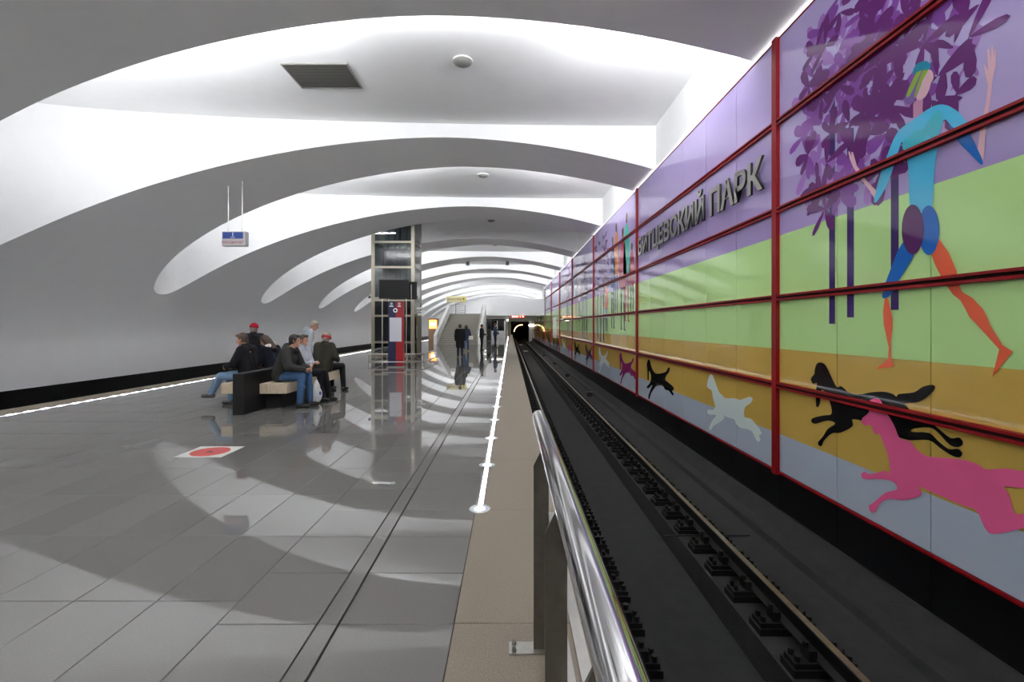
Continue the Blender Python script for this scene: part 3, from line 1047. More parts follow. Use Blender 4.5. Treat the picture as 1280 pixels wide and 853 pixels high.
m = MB(); m.box(-.62, .62, -.5, .6, 3.05, 3.2); m.box(-.62, -.55, -.5, .6, 3.2, 5.3); m.box(.55, .62, -.5, .6, 3.2, 5.3); m.box(-.62, .62, .53, .6, 3.2, 5.3); m.box(-.62, .62, -.5, .6, 5.3, 5.42)
m.build('car', mat('lift_car', (26, 29, 30), .4, metal=.4), lift)
m = MB(); m.box(hx, hx + .03, -.55, .45, .05, 2.15); m.build('door', mat('door_steel', (120, 112, 92), .35, metal=.9), lift)
m = MB(); m.box(hx + .03, hx + .05, -.62, -.5, 1.0, 1.6); m.build('call_panel', STEEL, lift)
for x, z, r in ((-hx - .08, 2.98, .07), (hx + .1, 2.98, .07)):
    m = MB(); m.box(min(x, x + (hx if x < 0 else -hx) * .1), max(x, x + (hx if x < 0 else -hx) * .1), -hy + .02, -hy + .06, z - .015, z + .015); m.ball((x, -hy, z), (.07, .07, .07), 12, 8)
    m.build('dome_camera', mat('camera_grey', (60, 60, 62), .4), lift, smooth=False)
wc = thing('wall_speaker', 'white twin horn fitting on a bracket at the right edge of the lift', 'speaker', (-4.65, 22.75, 2.3))
m = MB(); m.box(0, .2, -.03, .03, -.03, .03); m.build('bracket', STEEL, wc)
for dx, dz, dy in ((.14, .13, -.1), (.3, -.02, .05), (.18, -.17, -.05)):
    m = MB(); m.add([(dx - .1, dy - .12, dz - .05), (dx + .16, dy - .12, dz - .02), (dx + .16, dy - .12, dz + .07), (dx - .1, dy - .12, dz + .07),
                     (dx - .08, dy + .15, dz - .02), (dx + .12, dy + .15, dz), (dx + .12, dy + .15, dz + .05), (dx - .08, dy + .15, dz + .05)],
                    [(0, 1, 2, 3), (4, 7, 6, 5), (0, 4, 5, 1), (1, 5, 6, 2), (2, 6, 7, 3), (3, 7, 4, 0)])
    m.build('horn', PORT, wc, bevel=.01)

br = thing('bumper_rail', 'low steel bumper rail around the foot of the lift', 'rail', (0, 0, 0))
m = MB(); m.path([(-6.2, 22.1, .34), (-6.2, 20.0, .34), (-3.77, 20.0, .34), (-3.77, 23.6, .34)], .035); m.build('top_tube', STEEL, br, smooth=True, auto=True)
m = MB(); m.path([(-6.2, 22.1, .025), (-6.2, 20.0, .025), (-3.77, 20.0, .025), (-3.77, 23.6, .025)], .02); m.build('lower_tube', STEEL, br, smooth=True, auto=True)
for x, y in ((-6.2, 20.0), (-6.2, 22.1), (-3.77, 20.0), (-3.77, 21.6), (-3.77, 23.6), (-5.4, 20.0), (-4.5, 20.0)):
    m = MB(); m.tube((x, y, 0), (x, y, .34), .025, n=10); m.build('post', STEEL, br)

# information column and screens in front of the lift
ic = thing('information_column', 'navy and red information column with a white notice', 'column', (-4.385, 17.6, 0))
m = MB(); m.box(-.3, 0, -.08, .08, .04, 2.52); m.build('navy_half', mat('navy', (26, 30, 66), .35), ic)
m = MB(); m.box(0, .3, -.08, .08, .04, 2.52); m.build('red_half', mat('column_red', (152, 22, 28), .35), ic)
m = MB(); m.box(-.34, .34, -.14, .14, 0, .04); m.build('base', STEEL, ic)
m = MB(); m.box(-.24, .22, -.09, -.081, .98, 1.9); m.build('notice', mat('paper', (196, 196, 206), .6, var=.04, vscale=40), ic)


def ring(cx, cz, r0, r1, y, n=20):
    m = MB()
    for i in range(n):
        a0, a1 = 2 * PI * i / n, 2 * PI * (i + 1) / n
        m.add([(cx + r * math.cos(a), y, cz + r * math.sin(a)) for a, r in ((a0, r0), (a1, r0), (a1, r1), (a0, r1))], [(0, 1, 2, 3)])
    return m


ring(-.02, 2.18, .045, .085, -.086).build('round_emblem', WHITEINK, ic, fix=False)
ring(-.17, 2.43, .025, .045, -.086).build('round_icon', WHITEINK, ic, fix=False)
ring(.13, 2.43, .025, .045, -.086).build('round_icon', WHITEINK, ic, fix=False)
for x0, x1 in ((-.25, -.09), (.07, .19)):
    m = MB(); m.box(x0, x1, -.086, -.081, 2.32, 2.355); m.build('white_strip', WHITEINK, ic)
SCREEN = mat('screen_face', (10, 10, 11), .35, spec=.25)
st = thing('screen_stand', 'pair of black screens on four thin steel poles by the lift', 'screen', (-4.39, 17.75, 0))
for x, y in ((-.5, -.29), (-.36, .12), (.42, -.29), (.52, .12)):
    m = MB(); m.tube((x, y, 0), (x, y, 2.63 if y < 0 else 3.2), .022, n=10); m.build('pole', STEEL, st)
m = MB(); m.tube((-.5, -.29, .2), (.42, -.29, .2), .02, n=8); m.tube((-.36, .12, .2), (.52, .12, .2), .02, n=8); m.build('foot_bar', STEEL, st)
m = MB(); m.box(-.62, .53, -.34, -.25, 2.62, 3.36); s1 = m.build('screen', BLACKM, st, bevel=.01)
m = MB(); m.box(-.585, .495, -.346, -.34, 2.67, 3.32); m.build('display_glass', SCREEN, s1)
m = MB(); m.box(-.45, .72, .17, .26, 2.62, 3.32); s2 = m.build('screen', BLACKM, st, bevel=.01)
m = MB(); m.box(-.42, .69, .26, .266, 2.67, 3.28); m.build('display_glass', SCREEN, s2)

# ------------------------------------------------------------------ stairs, mezzanine, far hall, tunnel
mz = MB()
mz.box(-2.6, XR, 52.0, 52.35, 2.73, 4.62)
mz.box(-2.6, XR, 52.35, Y_END, 2.73, 2.86)
mz.box(-6.5, -2.6, 47.2, Y_END, 2.68, 2.8)
structure(tag(mz.build('mezzanine', PLASTER), None))
mz2 = bpy.data.objects['mezzanine']
# open the parapet over the stair head
bm = bmesh.new(); bm.from_mesh(mz2.data); bm.free()
sc = thing('staircase', 'grey granite staircase rising to the mezzanine at the far end', 'stairs', (-4.45, 39.0, 0))
NST, RUN = 18, 8.2
for i in range(NST):
    y = RUN * i / NST
    zt = 2.8 * (i + 1) / NST
    m = MB(); m.box(-1.72, 1.72, y, y + RUN / NST + .03, max(0, zt - .4), zt - .004); stp = m.build('step', STAIR, sc)
    m = MB(); m.box(-1.72, 1.72, y - .02, y + .05, zt - .03, zt); m.build('nosing', mat('nosing', (92, 90, 84), .6), stp)
for s, nm in ((-1, 'left'), (1, 'right')):
    x0, x1 = (s * 1.74, s * 1.98) if s > 0 else (-1.98, -1.74)
    p = [(-.6, 0), (-.6, .75), (0, 1.0), (RUN, 3.75), (RUN + .5, 3.75), (RUN + .5, 2.6), (RUN, 2.4), (.8, 0)]
    m = MB(); m.prism(p, lambda u, v, q: (x1 if q else x0, u, v)); m.build('parapet', PORT, sc)
    xh = s * 1.62
    m = MB()
    m.path([(xh, -.7, .9), (xh, 0, .95), (xh, RUN, 3.75), (xh, RUN + .7, 3.75)], .03)
    m.path([(xh, -.7, .65), (xh, 0, .7), (xh, RUN, 3.5), (xh, RUN + .7, 3.5)], .02)
    m.build('handrail', STEEL, sc, smooth=True, auto=True)
    for q in range(6):
        y = RUN * q / 5
        m = MB(); m.tube((xh, y, 2.8 * q / 5 + .1), (xh, y, .95 + 2.8 * q / 5), .018, n=8); m.build('baluster', STEEL, sc)
lr = thing('landing_railing', 'dark steel railing at the left of the stair head', 'railing', (-5.75, 48.3, 2.8))
for i in range(5):
    m = MB(); m.tube((0, 0, .25 + .2 * i), (.7, 3.0, .25 + .2 * i), .02, n=8); m.build('bar', DARKSTEEL, lr)
for q in (0, 1.0):
    m = MB(); m.tube((.7 * q, 3.0 * q, 0), (.7 * q, 3.0 * q, 1.1), .03, n=8); m.build('post', DARKSTEEL, lr)

tw = MB()                                          # wall round the tunnel mouth, with the opening left free
tw.box(-9.6, .12, 80.9, 81.3, -.01, 2.86)
tw.box(.12, XR, 80.9, 81.3, 2.3, 2.86)
tw.box(.12, .45, 80.9, 81.3, -1.75, -.01)
tw.box(3.35, XR, 80.9, 81.3, -1.75, 2.3)
structure(tw.build('wall_tunnel_end', PLASTER))
tun = MB()
nseg, nr = 26, 20
for i in range(nseg + 1):
    y = 81.3 + 34 * i / nseg
    dx = max(0, (y - 88)) ** 2 * .004
    for j in range(nr + 1):
        a_ = -.35 * PI + 1.7 * PI * j / nr
        tun.v.append((1.95 + dx + 2.45 * math.cos(a_), y, .25 + 2.1 * math.sin(a_)))
for i in range(nseg):
    for j in range(nr):
        n0 = i * (nr + 1) + j
        tun.f.append((n0, n0 + 1, n0 + nr + 2, n0 + nr + 1))
tun.f.append(tuple(range(nseg * (nr + 1), (nseg + 1) * (nr + 1))))
structure(tun.build('tunnel', mat('tunnel_lining', (70, 62, 54), .8), smooth=True, fix=False))
m = MB()
for j in range(14):
    a0, a1 = PI * (.45 + .5 * j / 14), PI * (.45 + .5 * (j + 1) / 14)
    m.tube((2.3 + 1.5 * math.cos(a0), 92, .1 + 1.6 * math.sin(a0)), (2.3 + 1.5 * math.cos(a1), 92, .1 + 1.6 * math.sin(a1)), .07, n=8)
tag(m.build('tunnel_lamp', mat('warm_tube', (255, 220, 160), .5, emit=(255, 206, 140), estr=4)), 'curved warm light inside the dark tunnel mouth', 'lamp')
m = MB(); m.box(-.28, .28, -.05, .05, -.05, .05)
tag(m.build('tunnel_mouth_lamp', mat('lamp_white', (255, 250, 235), .5, emit=(255, 246, 225), estr=8), loc=(3.55, 80.85, 1.6)), 'small white lamp on the right side of the tunnel mouth', 'lamp')

bo = thing('attendant_booth', 'dark framed glass booth under the mezzanine', 'booth', (-1.65, 60, 0))
m = MB(); m.box(-.95, .95, -.8, .8, 0, .9); m.build('lower_panel', mat('booth_grey', (150, 152, 154), .5), bo)
m = MB(); m.box(-1.0, 1.0, -.85, .85, 2.2, 2.45); m.build('roof', BLACKM, bo)
for x, y in ((-.93, -.78), (.93, -.78), (-.93, .78), (.93, .78), (0, -.78)):
    m = MB(); m.box(x - .04, x + .04, y - .04, y + .04, .9, 2.2); m.build('mullion', STEEL, bo)
m = MB(); m.box(-.9, -.04, -.785, -.775, .9, 2.2); m.build('pane', DGLASS, bo)
m = MB(); m.box(.04, .9, -.785, -.775, .9, 2.2); m.build('pane', DGLASS, bo)
m = MB(); m.box(-.935, -.925, -.74, .74, .9, 2.2); m.build('pane', DGLASS, bo)
dc = thing('dark_column', 'narrow black free-standing column right of the stairs', 'column', (-2.15, 46.5, 0))
m = MB(); m.box(-.24, .24, -.2, .2, .05, 2.25); m.build('body', BLACK, dc, bevel=.02)
m = MB(); m.box(-.3, .3, -.26, .26, 0, .05); m.build('base', DARKSTEEL, dc)
m = MB(); m.box(-.18, .18, -.215, -.2, 1.2, 1.9); m.build('display', DGLASS, dc)
sp = thing('steel_pillar', 'steel pillar with a small lamp on top at the platform end', 'pillar', (-.35, 66, 0))
m = MB(); m.tube((0, 0, 0), (0, 0, 2.72), .36, n=24); m.build('shaft', STEEL, sp, smooth=True, auto=True)
m = MB(); m.tube((0, -.42, 2.35), (0, -.34, 2.35), .13, n=14); m.build('lamp', mat('lamp_white', (255, 250, 235), .5), sp)
ki = thing('orange_kiosk', 'orange lit kiosk far off at the left of the stairs', 'kiosk', (-8.3, 49.5, 0))
m = MB(); m.box(-.5, .5, -.35, .35, 0, 2.35); m.build('body', mat('kiosk_brown', (150, 120, 92), .5), ki, bevel=.02)
m = MB(); m.box(-.42, .42, -.37, -.35, 1.25, 2.2); m.build('lit_panel', mat('kiosk_glow', (255, 160, 80), .5, emit=(255, 166, 84), estr=1.6), ki)
m = MB(); m.box(-.3, .3, -.38, -.37, 1.6, 1.85); m.build('bright_tube', mat('kiosk_tube', (255, 235, 200), .5, emit=(255, 232, 190), estr=6), ki)
wp = thing('mural_pylon', 'narrow white upright panel fixed to the mural wall far off', 'panel', (XW, 38.2, 0))
m = MB(); m.box(-.3, -.02, -.25, .25, .55, 2.28); m.build('body', PORT, wp, bevel=.01)
m = MB(); m.box(-.06, -.0, -.15, .15, .9, 1.1); m.build('bracket', STEEL, wp)

# ------------------------------------------------------------------ floor sticker
fk = thing('floor_sticker', 'white floor sticker with a red disc, lying on the dark slabs', 'sticker', (-3.79, 5.77, .0008))
m = MB(); m.box(-.29, .29, -.25, .25, 0, .0015); m.build('sheet', mat('sticker_white', (226, 228, 222), .4), fk)
m = MB(); m.add([(.225 * math.cos(2 * PI * i / 40), .21 * math.sin(2 * PI * i / 40), .0022) for i in range(40)], [tuple(range(40))]); m.build('red_disc', mat('sticker_red', (206, 74, 70), .4), fk, fix=False)
m = MB()
m.tube((-.02, .03, .0023), (-.02, .03, .003), .014, n=10); m.box(-.032, -.008, -.05, .014, .0023, .003); m.box(-.0, .035, -.03, -.012, .0023, .003); m.box(.03, .045, -.05, .0, .0023, .003)
m.build('pictogram', BLACKM, fk)

# ------------------------------------------------------------------ the bench
bn = thing('bench', 'long double bench of pale timber seats on a black base', 'bench', (-4.83, 8.1, 0))
m = MB(); m.box(-.1, .1, 0, 3.55, 0, .74); m.build('divider', mat('bench_black', (22, 22, 23), .5), bn, bevel=.008)
m = MB(); m.box(-.4, -.1, .75, 3.4, 0, .31); m.box(.1, .4, .75, 3.4, 0, .31); m.build('base', BLACKM, bn)
for x0, x1 in ((-.62, -.105), (.105, .62)):
    w_ = (x1 - x0 - .006) / 3
    for i in range(3):
        m = MB(); m.box(x0 + i * (w_ + .003), x0 + i * (w_ + .003) + w_, .5, 3.6, .31, .5)
        m.build('seat_plank', WOOD, bn, bevel=.006)

# ------------------------------------------------------------------ people
def remeshed(mb, voxel, smooth=3):
    me = mb.mesh('tmp'); mb.fix(me)
    t = bpy.data.objects.new('tmp', me); C.objects.link(t)
    r = t.modifiers.new('r', 'REMESH'); r.mode = 'VOXEL'; r.voxel_size = voxel; r.use_smooth_shade = True
    s = t.modifiers.new('s', 'SMOOTH'); s.factor = .5; s.iterations = smooth
    bpy.context.view_layer.update()
    out = bpy.data.meshes.new_from_object(t.evaluated_get(bpy.context.evaluated_depsgraph_get()))
    bpy.data.objects.remove(t)
    for p in out.polygons: p.use_smooth = True
    return out


def mesh_obj(me, name, material, parent):
    me.name = name
    me.materials.clear(); me.materials.append(material)
    o = bpy.data.objects.new(name, me); C.objects.link(o); o.parent = parent
    return o


def V(*a): return Vector(a)


def pose_stand(h=1.75, lean=0, bend=0, arms=None, stride=0, turn=0, tilt=0):
    k = h / 1.75
    J = {}
    J['pelvis'] = V(0, 0, .93)
    for s, n_ in ((-1, 'L'), (1, 'R')):
        J['hip' + n_] = V(s * .085, 0, .9)
        f = s * stride
        J['knee' + n_] = V(s * .1, f * .5 + .02, .49)
        J['ank' + n_] = V(s * .105, f - .02, .085 + (.04 if f < -.1 else 0))
    up(J, V(0, 0, .95), lean, arms, turn, tilt, 0)
    return {a: (v * k if isinstance(v, Vector) else v) for a, v in J.items()}, k


def up(J, base, lean, arms, turn, tilt, side):
    R = Matrix.Rotation(-lean, 3, 'X') @ Matrix.Rotation(side, 3, 'Y')
    def t(x, y, z): return base + R @ V(x, y, z)
    J['waist'] = t(0, 0, .12)
    J['chest'] = t(0, .005, .33)
    J['neck'] = t(0, -.01, .53)
    for s, n_ in ((-1, 'L'), (1, 'R')): J['sh' + n_] = t(s * .175, -.01, .46)
    RH = Matrix.Rotation(turn, 3, 'Z') @ Matrix.Rotation(-tilt, 3, 'X')
    J['head'] = t(0, .0, .56) + RH @ V(0, .035, .115)
    J['RH'] = RH
    J['R'] = R
    dflt = {'elL': t(-.235, -.03, .18), 'elR': t(.235, -.03, .18), 'wrL': t(-.24, .05, -.07), 'wrR': t(.24, .05, -.07)}
    J.update(dflt)
    for a, v in (arms or {}).items(): J[a] = V(*v)


def pose_sit(h=1.75, seat=.5, lean=.15, arms=None, turn=0, tilt=0, knees=((-.12, .46), (.12, .46)), feet=((-.13, .44, .0), (.13, .44, .0)), side=0):
    k = h / 1.75
    J = {}
    z0 = seat / k + .105
    J['pelvis'] = V(0, 0, z0 + .02)
    for i, (s, n_) in enumerate(((-1, 'L'), (1, 'R'))):
        J['hip' + n_] = V(s * .09, 0, z0)
        J['knee' + n_] = V(knees[i][0], knees[i][1], z0 + .0)
        J['ank' + n_] = V(feet[i][0], feet[i][1], feet[i][2] + .085)
    up(J, V(0, -.02, z0 + .04), lean, arms, turn, tilt, side)
    return {a: (v * k if isinstance(v, Vector) else v) for a, v in J.items()}, k


def hand_mesh(mb, wr, d, palm_n, k, curl=.5, side=1):
    """palm and five tapering fingers from the wrist along d"""
    d = d.normalized()
    n_ = palm_n - d * palm_n.dot(d)
    n_ = n_.normalized() if n_.length > 1e-4 else d.orthogonal().normalized()
    lat = d.cross(n_) * side
    mb.cap(wr, .026 * k, wr + d * .055 * k, .03 * k, 8)
    pc = wr + d * .085 * k
    for i in range(4):
        o = lat * ((i - 1.5) * .02 * k)
        ln = (.062, .072, .068, .052)[i] * k
        p0 = pc + o
        d1 = (d * math.cos(curl * .6) + n_ * math.sin(curl * .6)).normalized()
        d2 = (d * math.cos(curl * 1.6) + n_ * math.sin(curl * 1.6)).normalized()
        p1 = p0 + d1 * ln * .55
        p2 = p1 + d2 * ln * .5
        mb.cap(wr + d * .05 * k + o, .011 * k, p0, .0105 * k, 6)
        mb.cap(p0, .0098 * k, p1, .0088 * k, 6)
        mb.cap(p1, .0088 * k, p2, .0072 * k, 6)
    b0 = wr + d * .025 * k + lat * -.022 * k
    t1 = b0 + (d * .7 - lat * .7).normalized() * .04 * k
    mb.cap(b0, .014 * k, t1, .0115 * k, 6)
    mb.cap(t1, .0115 * k, t1 + (d * .9 + n_ * .3 - lat * .1).normalized() * .03 * k, .009 * k, 6)


def make_person(label, loc, rz, pose, top, legs, shoe, hair=None, hat=None, hood=False, collar=None, coat=0.0, curl=.5, bulk=1.0, hairlong=False, scarf=None, hat_band=None, skinm=None, group=None, lapel=None):
    J, k = pose
    P = thing('person', label, 'person', loc, rz, group)
    sk = skinm or SKIN
    # body, one continuous surface
    b = MB()
    hd, RH = J['head'], J['RH']
    b.ball(hd + RH @ V(0, -.005, .03) * k, (.075 * k, .094 * k, .092 * k), 18, 12, rot=RH)
    b.ball(hd + RH @ V(0, .02, -.04) * k, (.058 * k, .07 * k, .078 * k), 16, 10, rot=RH)
    b.cap(hd + RH @ V(0, .085, .012) * k, .009 * k, hd + RH @ V(0, .108, -.02) * k, .0145 * k, 8)     # nose
    b.ball(hd + RH @ V(0, .082, -.062) * k, (.024 * k, .012 * k, .009 * k), 10, 6, rot=RH)           # lips
    b.ball(hd + RH @ V(0, .07, -.1) * k, (.022 * k, .02 * k, .016 * k), 10, 6, rot=RH)               # chin
    for s in (-1, 1): b.ball(hd + RH @ V(s * .077, -.005, .0) * k, (.012 * k, .022 * k, .034 * k), 10, 6, rot=RH)
    b.cap(J['neck'] - V(0, 0, .03), .058 * k, hd + RH @ V(0, -.015, -.05) * k, .052 * k)
    b.cap(J['neck'], .055 * k, J['chest'], .1 * k)
    for n_ in 'LR':
        b.cap(J['sh' + n_], .06 * k, J['neck'] - V(0, 0, .03) * k, .055 * k)
        b.cap(J['sh' + n_], .06 * k, J['chest'] * .6 + J['waist'] * .4, .09 * k)
        b.cap(J['waist'], .1 * k, J['hip' + n_], .095 * k)
        b.cap(J['hip' + n_], .088 * k, J['knee' + n_], .056 * k)
        b.cap(J['knee' + n_], .054 * k, J['ank' + n_], .036 * k)
        b.cap(J['sh' + n_], .052 * k, J['el' + n_], .04 * k)
        b.cap(J['el' + n_], .039 * k, J['wr' + n_], .026 * k)
    b.cap(J['chest'], .1 * k, J['waist'], .095 * k)
    b.cap(J['waist'], .1 * k, J['pelvis'], .1 * k)
    Rz = Matrix.Rotation(0, 3, 'Z')
    for n_ in 'LR':
        a_ = J['ank' + n_]
        f = V(0, .13, -.05) * k
        b.cap(a_ - V(0, .03, .035) * k, .032 * k, a_ + f, .026 * k)
    for n_, s in (('L', -1), ('R', 1)):
        d = J['wr' + n_] - J['el' + n_]
        hand_mesh(b, J['wr' + n_], d, V(-s * .6, .2, -.1), k, curl, s)
    mesh_obj(remeshed(b, .0085, 2), 'body', sk, P)
    e = MB()
    for s in (-1, 1): e.ball(hd + RH @ V(s * .03, .083, .012) * k, (.012 * k, .008 * k, .006 * k), 8, 5, rot=RH)
    e.build('eyes', BLACKM, P, fix=False)
    # trousers
    t = MB()
    for n_ in 'LR':
        t.cap(J['pelvis'], .118 * k, J['hip' + n_], .112 * k)
        t.cap(J['hip' + n_], .105 * k, J['knee' + n_], .076 * k)
        dd = (J['ank' + n_] - J['knee' + n_])
        t.cap(J['knee' + n_], .075 * k, J['knee' + n_] + dd * .95, .06 * k)
    t.cap(J['waist'], .115 * k, J['pelvis'], .118 * k)
    mesh_obj(remeshed(t, .016, 3), 'trousers', legs, P)
    for n_ in 'LR':
        sh = MB()
        a_ = J['ank' + n_]
        sh.cap(a_ - V(0, .045, .042) * k, .043 * k, a_ + V(0, .15, -.045) * k, .04 * k)
        sh.cap(a_ - V(0, .03, .03) * k, .048 * k, a_ + V(0, 0, .03) * k, .05 * k)
        mesh_obj(remeshed(sh, .014, 2), 'shoe', shoe, P)
    # jacket
    j = MB()
    B = bulk
    for n_ in 'LR':
        j.cap(J['sh' + n_], .088 * k * B, J['el' + n_], .07 * k * B)
        j.cap(J['el' + n_], .068 * k * B, J['wr' + n_] * .93 + J['el' + n_] * .07, .05 * k * B)
        j.cap(J['sh' + n_], .09 * k * B, J['neck'] - V(0, 0, .05) * k, .085 * k)
        side = V(.07 if n_ == 'R' else -.07, 0, 0) * k
        j.cap(J['sh' + n_] * .8 + J['chest'] * .2, .105 * k * B, J['waist'] + side, .13 * k * B)
        j.cap(J['waist'] + side, .13 * k * B, J['pelvis'] + side * .9, .135 * k * B)
        if coat:
            kn = J['hip' + n_] + (J['knee' + n_] - J['hip' + n_]) * coat
            j.cap(J['hip' + n_], .13 * k * B, kn, .115 * k * B)
    j.cap(J['chest'] + J['R'] @ V(0, .03, 0) * k, .13 * k * B, J['pelvis'], .135 * k * B)
    mesh_obj(remeshed(j, .016, 3), 'jacket', top, P)
    if collar:
        m = MB()
        m.tube(J['neck'] - V(0, 0, .05) * k, J['neck'] + J['R'] @ V(0, .005, .055) * k, .095 * k, .08 * k, 16)
        m.build('collar', collar, P, smooth=True, auto=True)
    if lapel:
        m = MB(); m.cap(J['shL'] * .9 + J['neck'] * .1 + V(0, -.03, .05) * k, .05 * k, J['shR'] * .5 + J['neck'] * .5 + V(0, -.04, .08) * k, .055 * k)
        m.build('white_collar', lapel, P, smooth=True)
    if hood:
        m = MB()
        m.cap(J['neck'] + J['R'] @ V(-.07, -.075, -.03) * k, .055 * k, J['neck'] + J['R'] @ V(.07, -.075, -.03) * k, .055 * k)
        m.cap(J['neck'] + J['R'] @ V(0, -.1, -.06) * k, .07 * k, J['neck'] + J['R'] @ V(0, -.09, .0) * k, .07 * k)
        for s in (-1, 1): m.cap(J['neck'] + J['R'] @ V(s * .08, -.06, -.02) * k, .045 * k, J['neck'] + J['R'] @ V(s * .07, .06, -.05) * k, .035 * k)
        mesh_obj(remeshed(m, .014, 3), 'hood', top, P)
    if hair:
        m = MB()
        m.ball(hd + RH @ V(0, -.022, .04) * k, (.088 * k, .098 * k, .095 * k), 18, 12, rot=RH)
        for s in (-1, 1): m.ball(hd + RH @ V(s * .066, -.03, .0) * k, (.024 * k, .052 * k, .06 * k), 10, 8, rot=RH)
        m.ball(hd + RH @ V(0, .05, .098) * k, (.06 * k, .042 * k, .03 * k), 12, 8, rot=RH)
        m.ball(hd + RH @ V(0, -.07, -.03) * k, (.065 * k, .045 * k, .065 * k), 12, 8, rot=RH)
        if hairlong:
            m.cap(hd + RH @ V(0, -.06, -.02) * k, .08 * k, J['neck'] + J['R'] @ V(0, -.1, -.08) * k, .065 * k)
            for s in (-1, 1): m.cap(hd + RH @ V(s * .07, -.02, .02) * k, .04 * k, hd + RH @ V(s * .08, -.01, -.14) * k, .035 * k)
        mesh_obj(remeshed(m, .012, 2), 'hair', hair, P)
    if hat:
        m = MB()
        m.ball(hd + RH @ V(0, -.01, .045) * k, (.1 * k, .116 * k, .108 * k), 20, 8, rot=RH, zmin=-.1, zmax=1)
        ho = m.build('hat', hat, P, smooth=True)
        m = MB()
        c0 = hd + RH @ V(0, -.012, -.012 if hat_band else .02) * k
        br_ = .112 if hat_band else .103
        m.tube(c0, c0 + RH @ V(0, .004, .042) * k, br_ * k, br_ * k, 22)
        m.build('hat_band', hat_band or hat, ho, smooth=True, auto=True)
    return P


blk = cloth('black', (30, 30, 33)); dgrey = cloth('charcoal', (60, 60, 60)); navy = cloth('navy', (34, 38, 52)); olive = cloth('olive', (56, 55, 46))
lgrey = cloth('light_grey', (176, 178, 190)); hoodie = cloth('hoodie', (166, 174, 182)); jeans = cloth('jeans', (62, 92, 130)); ljeans = cloth('light_jeans', (120, 150, 180))
dpants = cloth('dark_trousers', (28, 28, 32)); redk = cloth('red_knit', (160, 20, 40)); greyk = cloth('grey_cap', (150, 142, 130)); whitec = cloth('cream', (226, 220, 208))
hbrown = mat('hair_brown', (70, 52, 40), .6); hdark = mat('hair_dark', (36, 30, 27), .55); hgrey = mat('hair_grey', (150, 140, 128), .6)
shb = mat('shoe_black', (24, 24, 25), .45); shg = mat('shoe_grey', (92, 90, 86), .6); shbr = mat('shoe_tan', (190, 140, 100), .6)
bluew = cloth('steel_blue', (52, 62, 84))

# seated on the left side, facing left
make_person('brown-haired person in black jacket and light jeans at the near left of the bench', (-5.2, 9.05, 0), PI / 2,
            pose_sit(1.78, lean=.12, turn=.25, tilt=.25, knees=((-.12, .46), (.14, .44)), feet=((-.1, .66, .17), (.16, .42, 0)),
                     arms={'elL': (-.27, .13, .83), 'wrL': (-.12, .36, .78), 'elR': (.27, .1, .83), 'wrR': (.1, .34, .78)}),
            blk, ljeans, shg, hair=hbrown, collar=blk, bulk=1.08)
make_person('long-haired person in dark coat with cream collar bowed on the bench', (-5.14, 9.95, 0), PI / 2 - .25,
            pose_sit(1.72, lean=.3, turn=.35, tilt=.45, arms={'elL': (-.26, .22, .8), 'wrL': (-.08, .4, .74), 'elR': (.26, .2, .8), 'wrR': (.08, .4, .74)}),
            cloth('dark_navy', (27, 29, 40)), dpants, shb, hair=hbrown, hairlong=True, lapel=whitec, bulk=1.1)
# standing behind the bench at left
make_person('person in red knitted beanie and dark jacket standing behind the bench', (-6.3, 11.2, 0), PI * .12,
            pose_stand(1.64, turn=-.5), blk, dpants, shb, hat=redk, collar=blk, bulk=1.12, hair=hgrey)
# right side of the bench, facing the track
make_person('dark-haired man in charcoal leather jacket and blue jeans leaning forward on the bench', (-4.5, 8.98, 0), -PI / 2,
            pose_sit(1.8, lean=.42, turn=.15, tilt=.1, knees=((-.12, .46), (.14, .45)), feet=((-.1, .5, 0), (.15, .42, 0)),
                     arms={'elL': (-.25, .28, .76), 'wrL': (-.07, .5, .72), 'elR': (.27, .26, .78), 'wrR': (.08, .48, .72)}),
            cloth('leather', (58, 57, 56)), jeans, shb, hair=hdark, hood=True, bulk=1.12)
make_person('woman in pale grey jacket and black trousers beside the leaning man', (-4.45, 9.7, 0), -PI / 2 - .1,
            pose_sit(1.68, lean=.12, turn=-.3, tilt=.05, knees=((-.1, .5), (.1, .5)), feet=((-.08, .62, 0), (.12, .55, 0)),
                     arms={'elL': (-.25, .1, .82), 'wrL': (.02, .26, .8), 'elR': (.25, .1, .82), 'wrR': (-.04, .28, .84)}),
            lgrey, dpants, shb, hair=hbrown, collar=lgrey, bulk=1.0)
make_person('person in olive jacket and grey cap with red band, back turned, on the bench end', (-4.42, 10.85, 0), -.25,
            pose_sit(1.74, lean=.1, turn=.1, tilt=.25, knees=((-.13, .42), (.2, .42)), feet=((-.13, .45, 0), (.25, .4, 0)),
                     arms={'elL': (-.27, .08, .84), 'wrL': (-.14, .3, .76), 'elR': (.28, .06, .84), 'wrR': (.16, .3, .76)}),
            olive, dpants, shb, hat=greyk, hat_band=redk, collar=olive, bulk=1.2, hair=hgrey)
make_person('grey-haired man in pale hooded top bending over behind the bench', (-5.55, 12.15, 0), -PI / 2 + .55,
            pose_stand(1.8, lean=.42, turn=-.5, tilt=.45, arms={'elL': (-.26, .2, 1.02), 'wrL': (-.2, .4, .84), 'elR': (.28, .12, 1.02), 'wrR': (.24, .32, .82)}),
            hoodie, jeans, shg, hair=hgrey, hood=True, bulk=1.05)
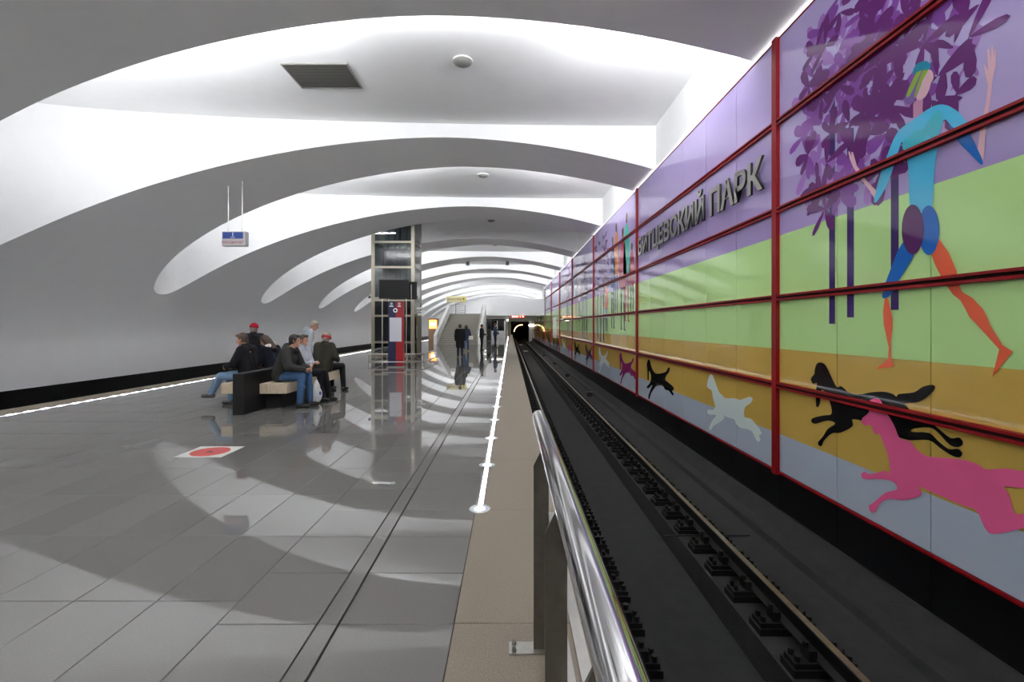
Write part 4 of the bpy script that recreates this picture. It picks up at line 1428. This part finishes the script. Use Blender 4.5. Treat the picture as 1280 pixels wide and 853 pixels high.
# farther off on the platform
make_person('man in long black coat walking away, nearest of the far group', (-2.53, 23.1, 0), .05, pose_stand(1.66, stride=.1), blk, cloth('dark_jeans', (40, 48, 66)), shb, hair=hbrown, coat=.75, bulk=1.15)
make_person('woman in blue jacket and jeans walking away beside the man in black coat', (-2.72, 28.2, 0), -.1,
            pose_stand(1.62, stride=.16, arms={'elR': (.28, .0, 1.1), 'wrR': (.3, .12, .95)}), bluew, jeans, shbr, hair=hdark, hairlong=True, bulk=1.05)
make_person('man in black clothes standing right of the stairs, facing the track', (-1.83, 29.4, 0), -PI / 2 + .2, pose_stand(1.67, arms={'elR': (.25, .05, 1.12), 'wrR': (.2, .25, 1.05), 'elL': (-.25, .05, 1.12), 'wrL': (-.18, .27, 1.05)}), blk, dpants, shb, hair=hdark, bulk=1.1)
make_person('man in slate blue suit standing nearest the right light line', (-1.06, 32.6, 0), -PI / 2 + .1, pose_stand(1.76, arms={'elR': (.25, .03, 1.12), 'wrR': (.22, .25, 1.0), 'elL': (-.25, .05, 1.12), 'wrL': (-.18, .25, 1.05)}), bluew, cloth('suit_trousers', (40, 46, 66)), shb, hair=hbrown, bulk=1.1)

# bags
bag = thing('plastic_bag', 'white plastic bag with blue print at the feet of the leaning man', 'bag', (-3.98, 9.38, 0))
m = MB()
m.ball((0, 0, .17), (.1, .17, .17), 16, 10); m.ball((0, 0, .3), (.06, .13, .14), 14, 8); m.cap((0, .05, .36), .04, (0, .02, .46), .02); m.cap((0, -.06, .36), .04, (0, -.02, .46), .02)
mesh_obj(remeshed(m, .014, 2), 'sack', mat('white_plastic', (222, 222, 224), .35, bump=.5, bscale=18), bag)
m = MB(); m.ball((.0, -.02, .2), (.104, .1, .09), 14, 8); m.build('blue_print', mat('bag_blue', (40, 66, 170), .4), bag, smooth=True)
hb = thing('handbag', 'pale shoulder bag carried by the woman in blue jacket', 'bag', (-2.42, 28.2, .72))
m = MB(); m.box(-.14, .14, -.06, .06, 0, .24); m.build('pouch', whitec, hb, bevel=.03)
m = MB(); m.path([(-.1, 0, .24), (-.16, 0, .5), (-.2, 0, .64)], .012, 6); m.path([(.1, 0, .24), (-.08, 0, .5), (-.2, 0, .64)], .012, 6); m.build('strap', shbr, hb)
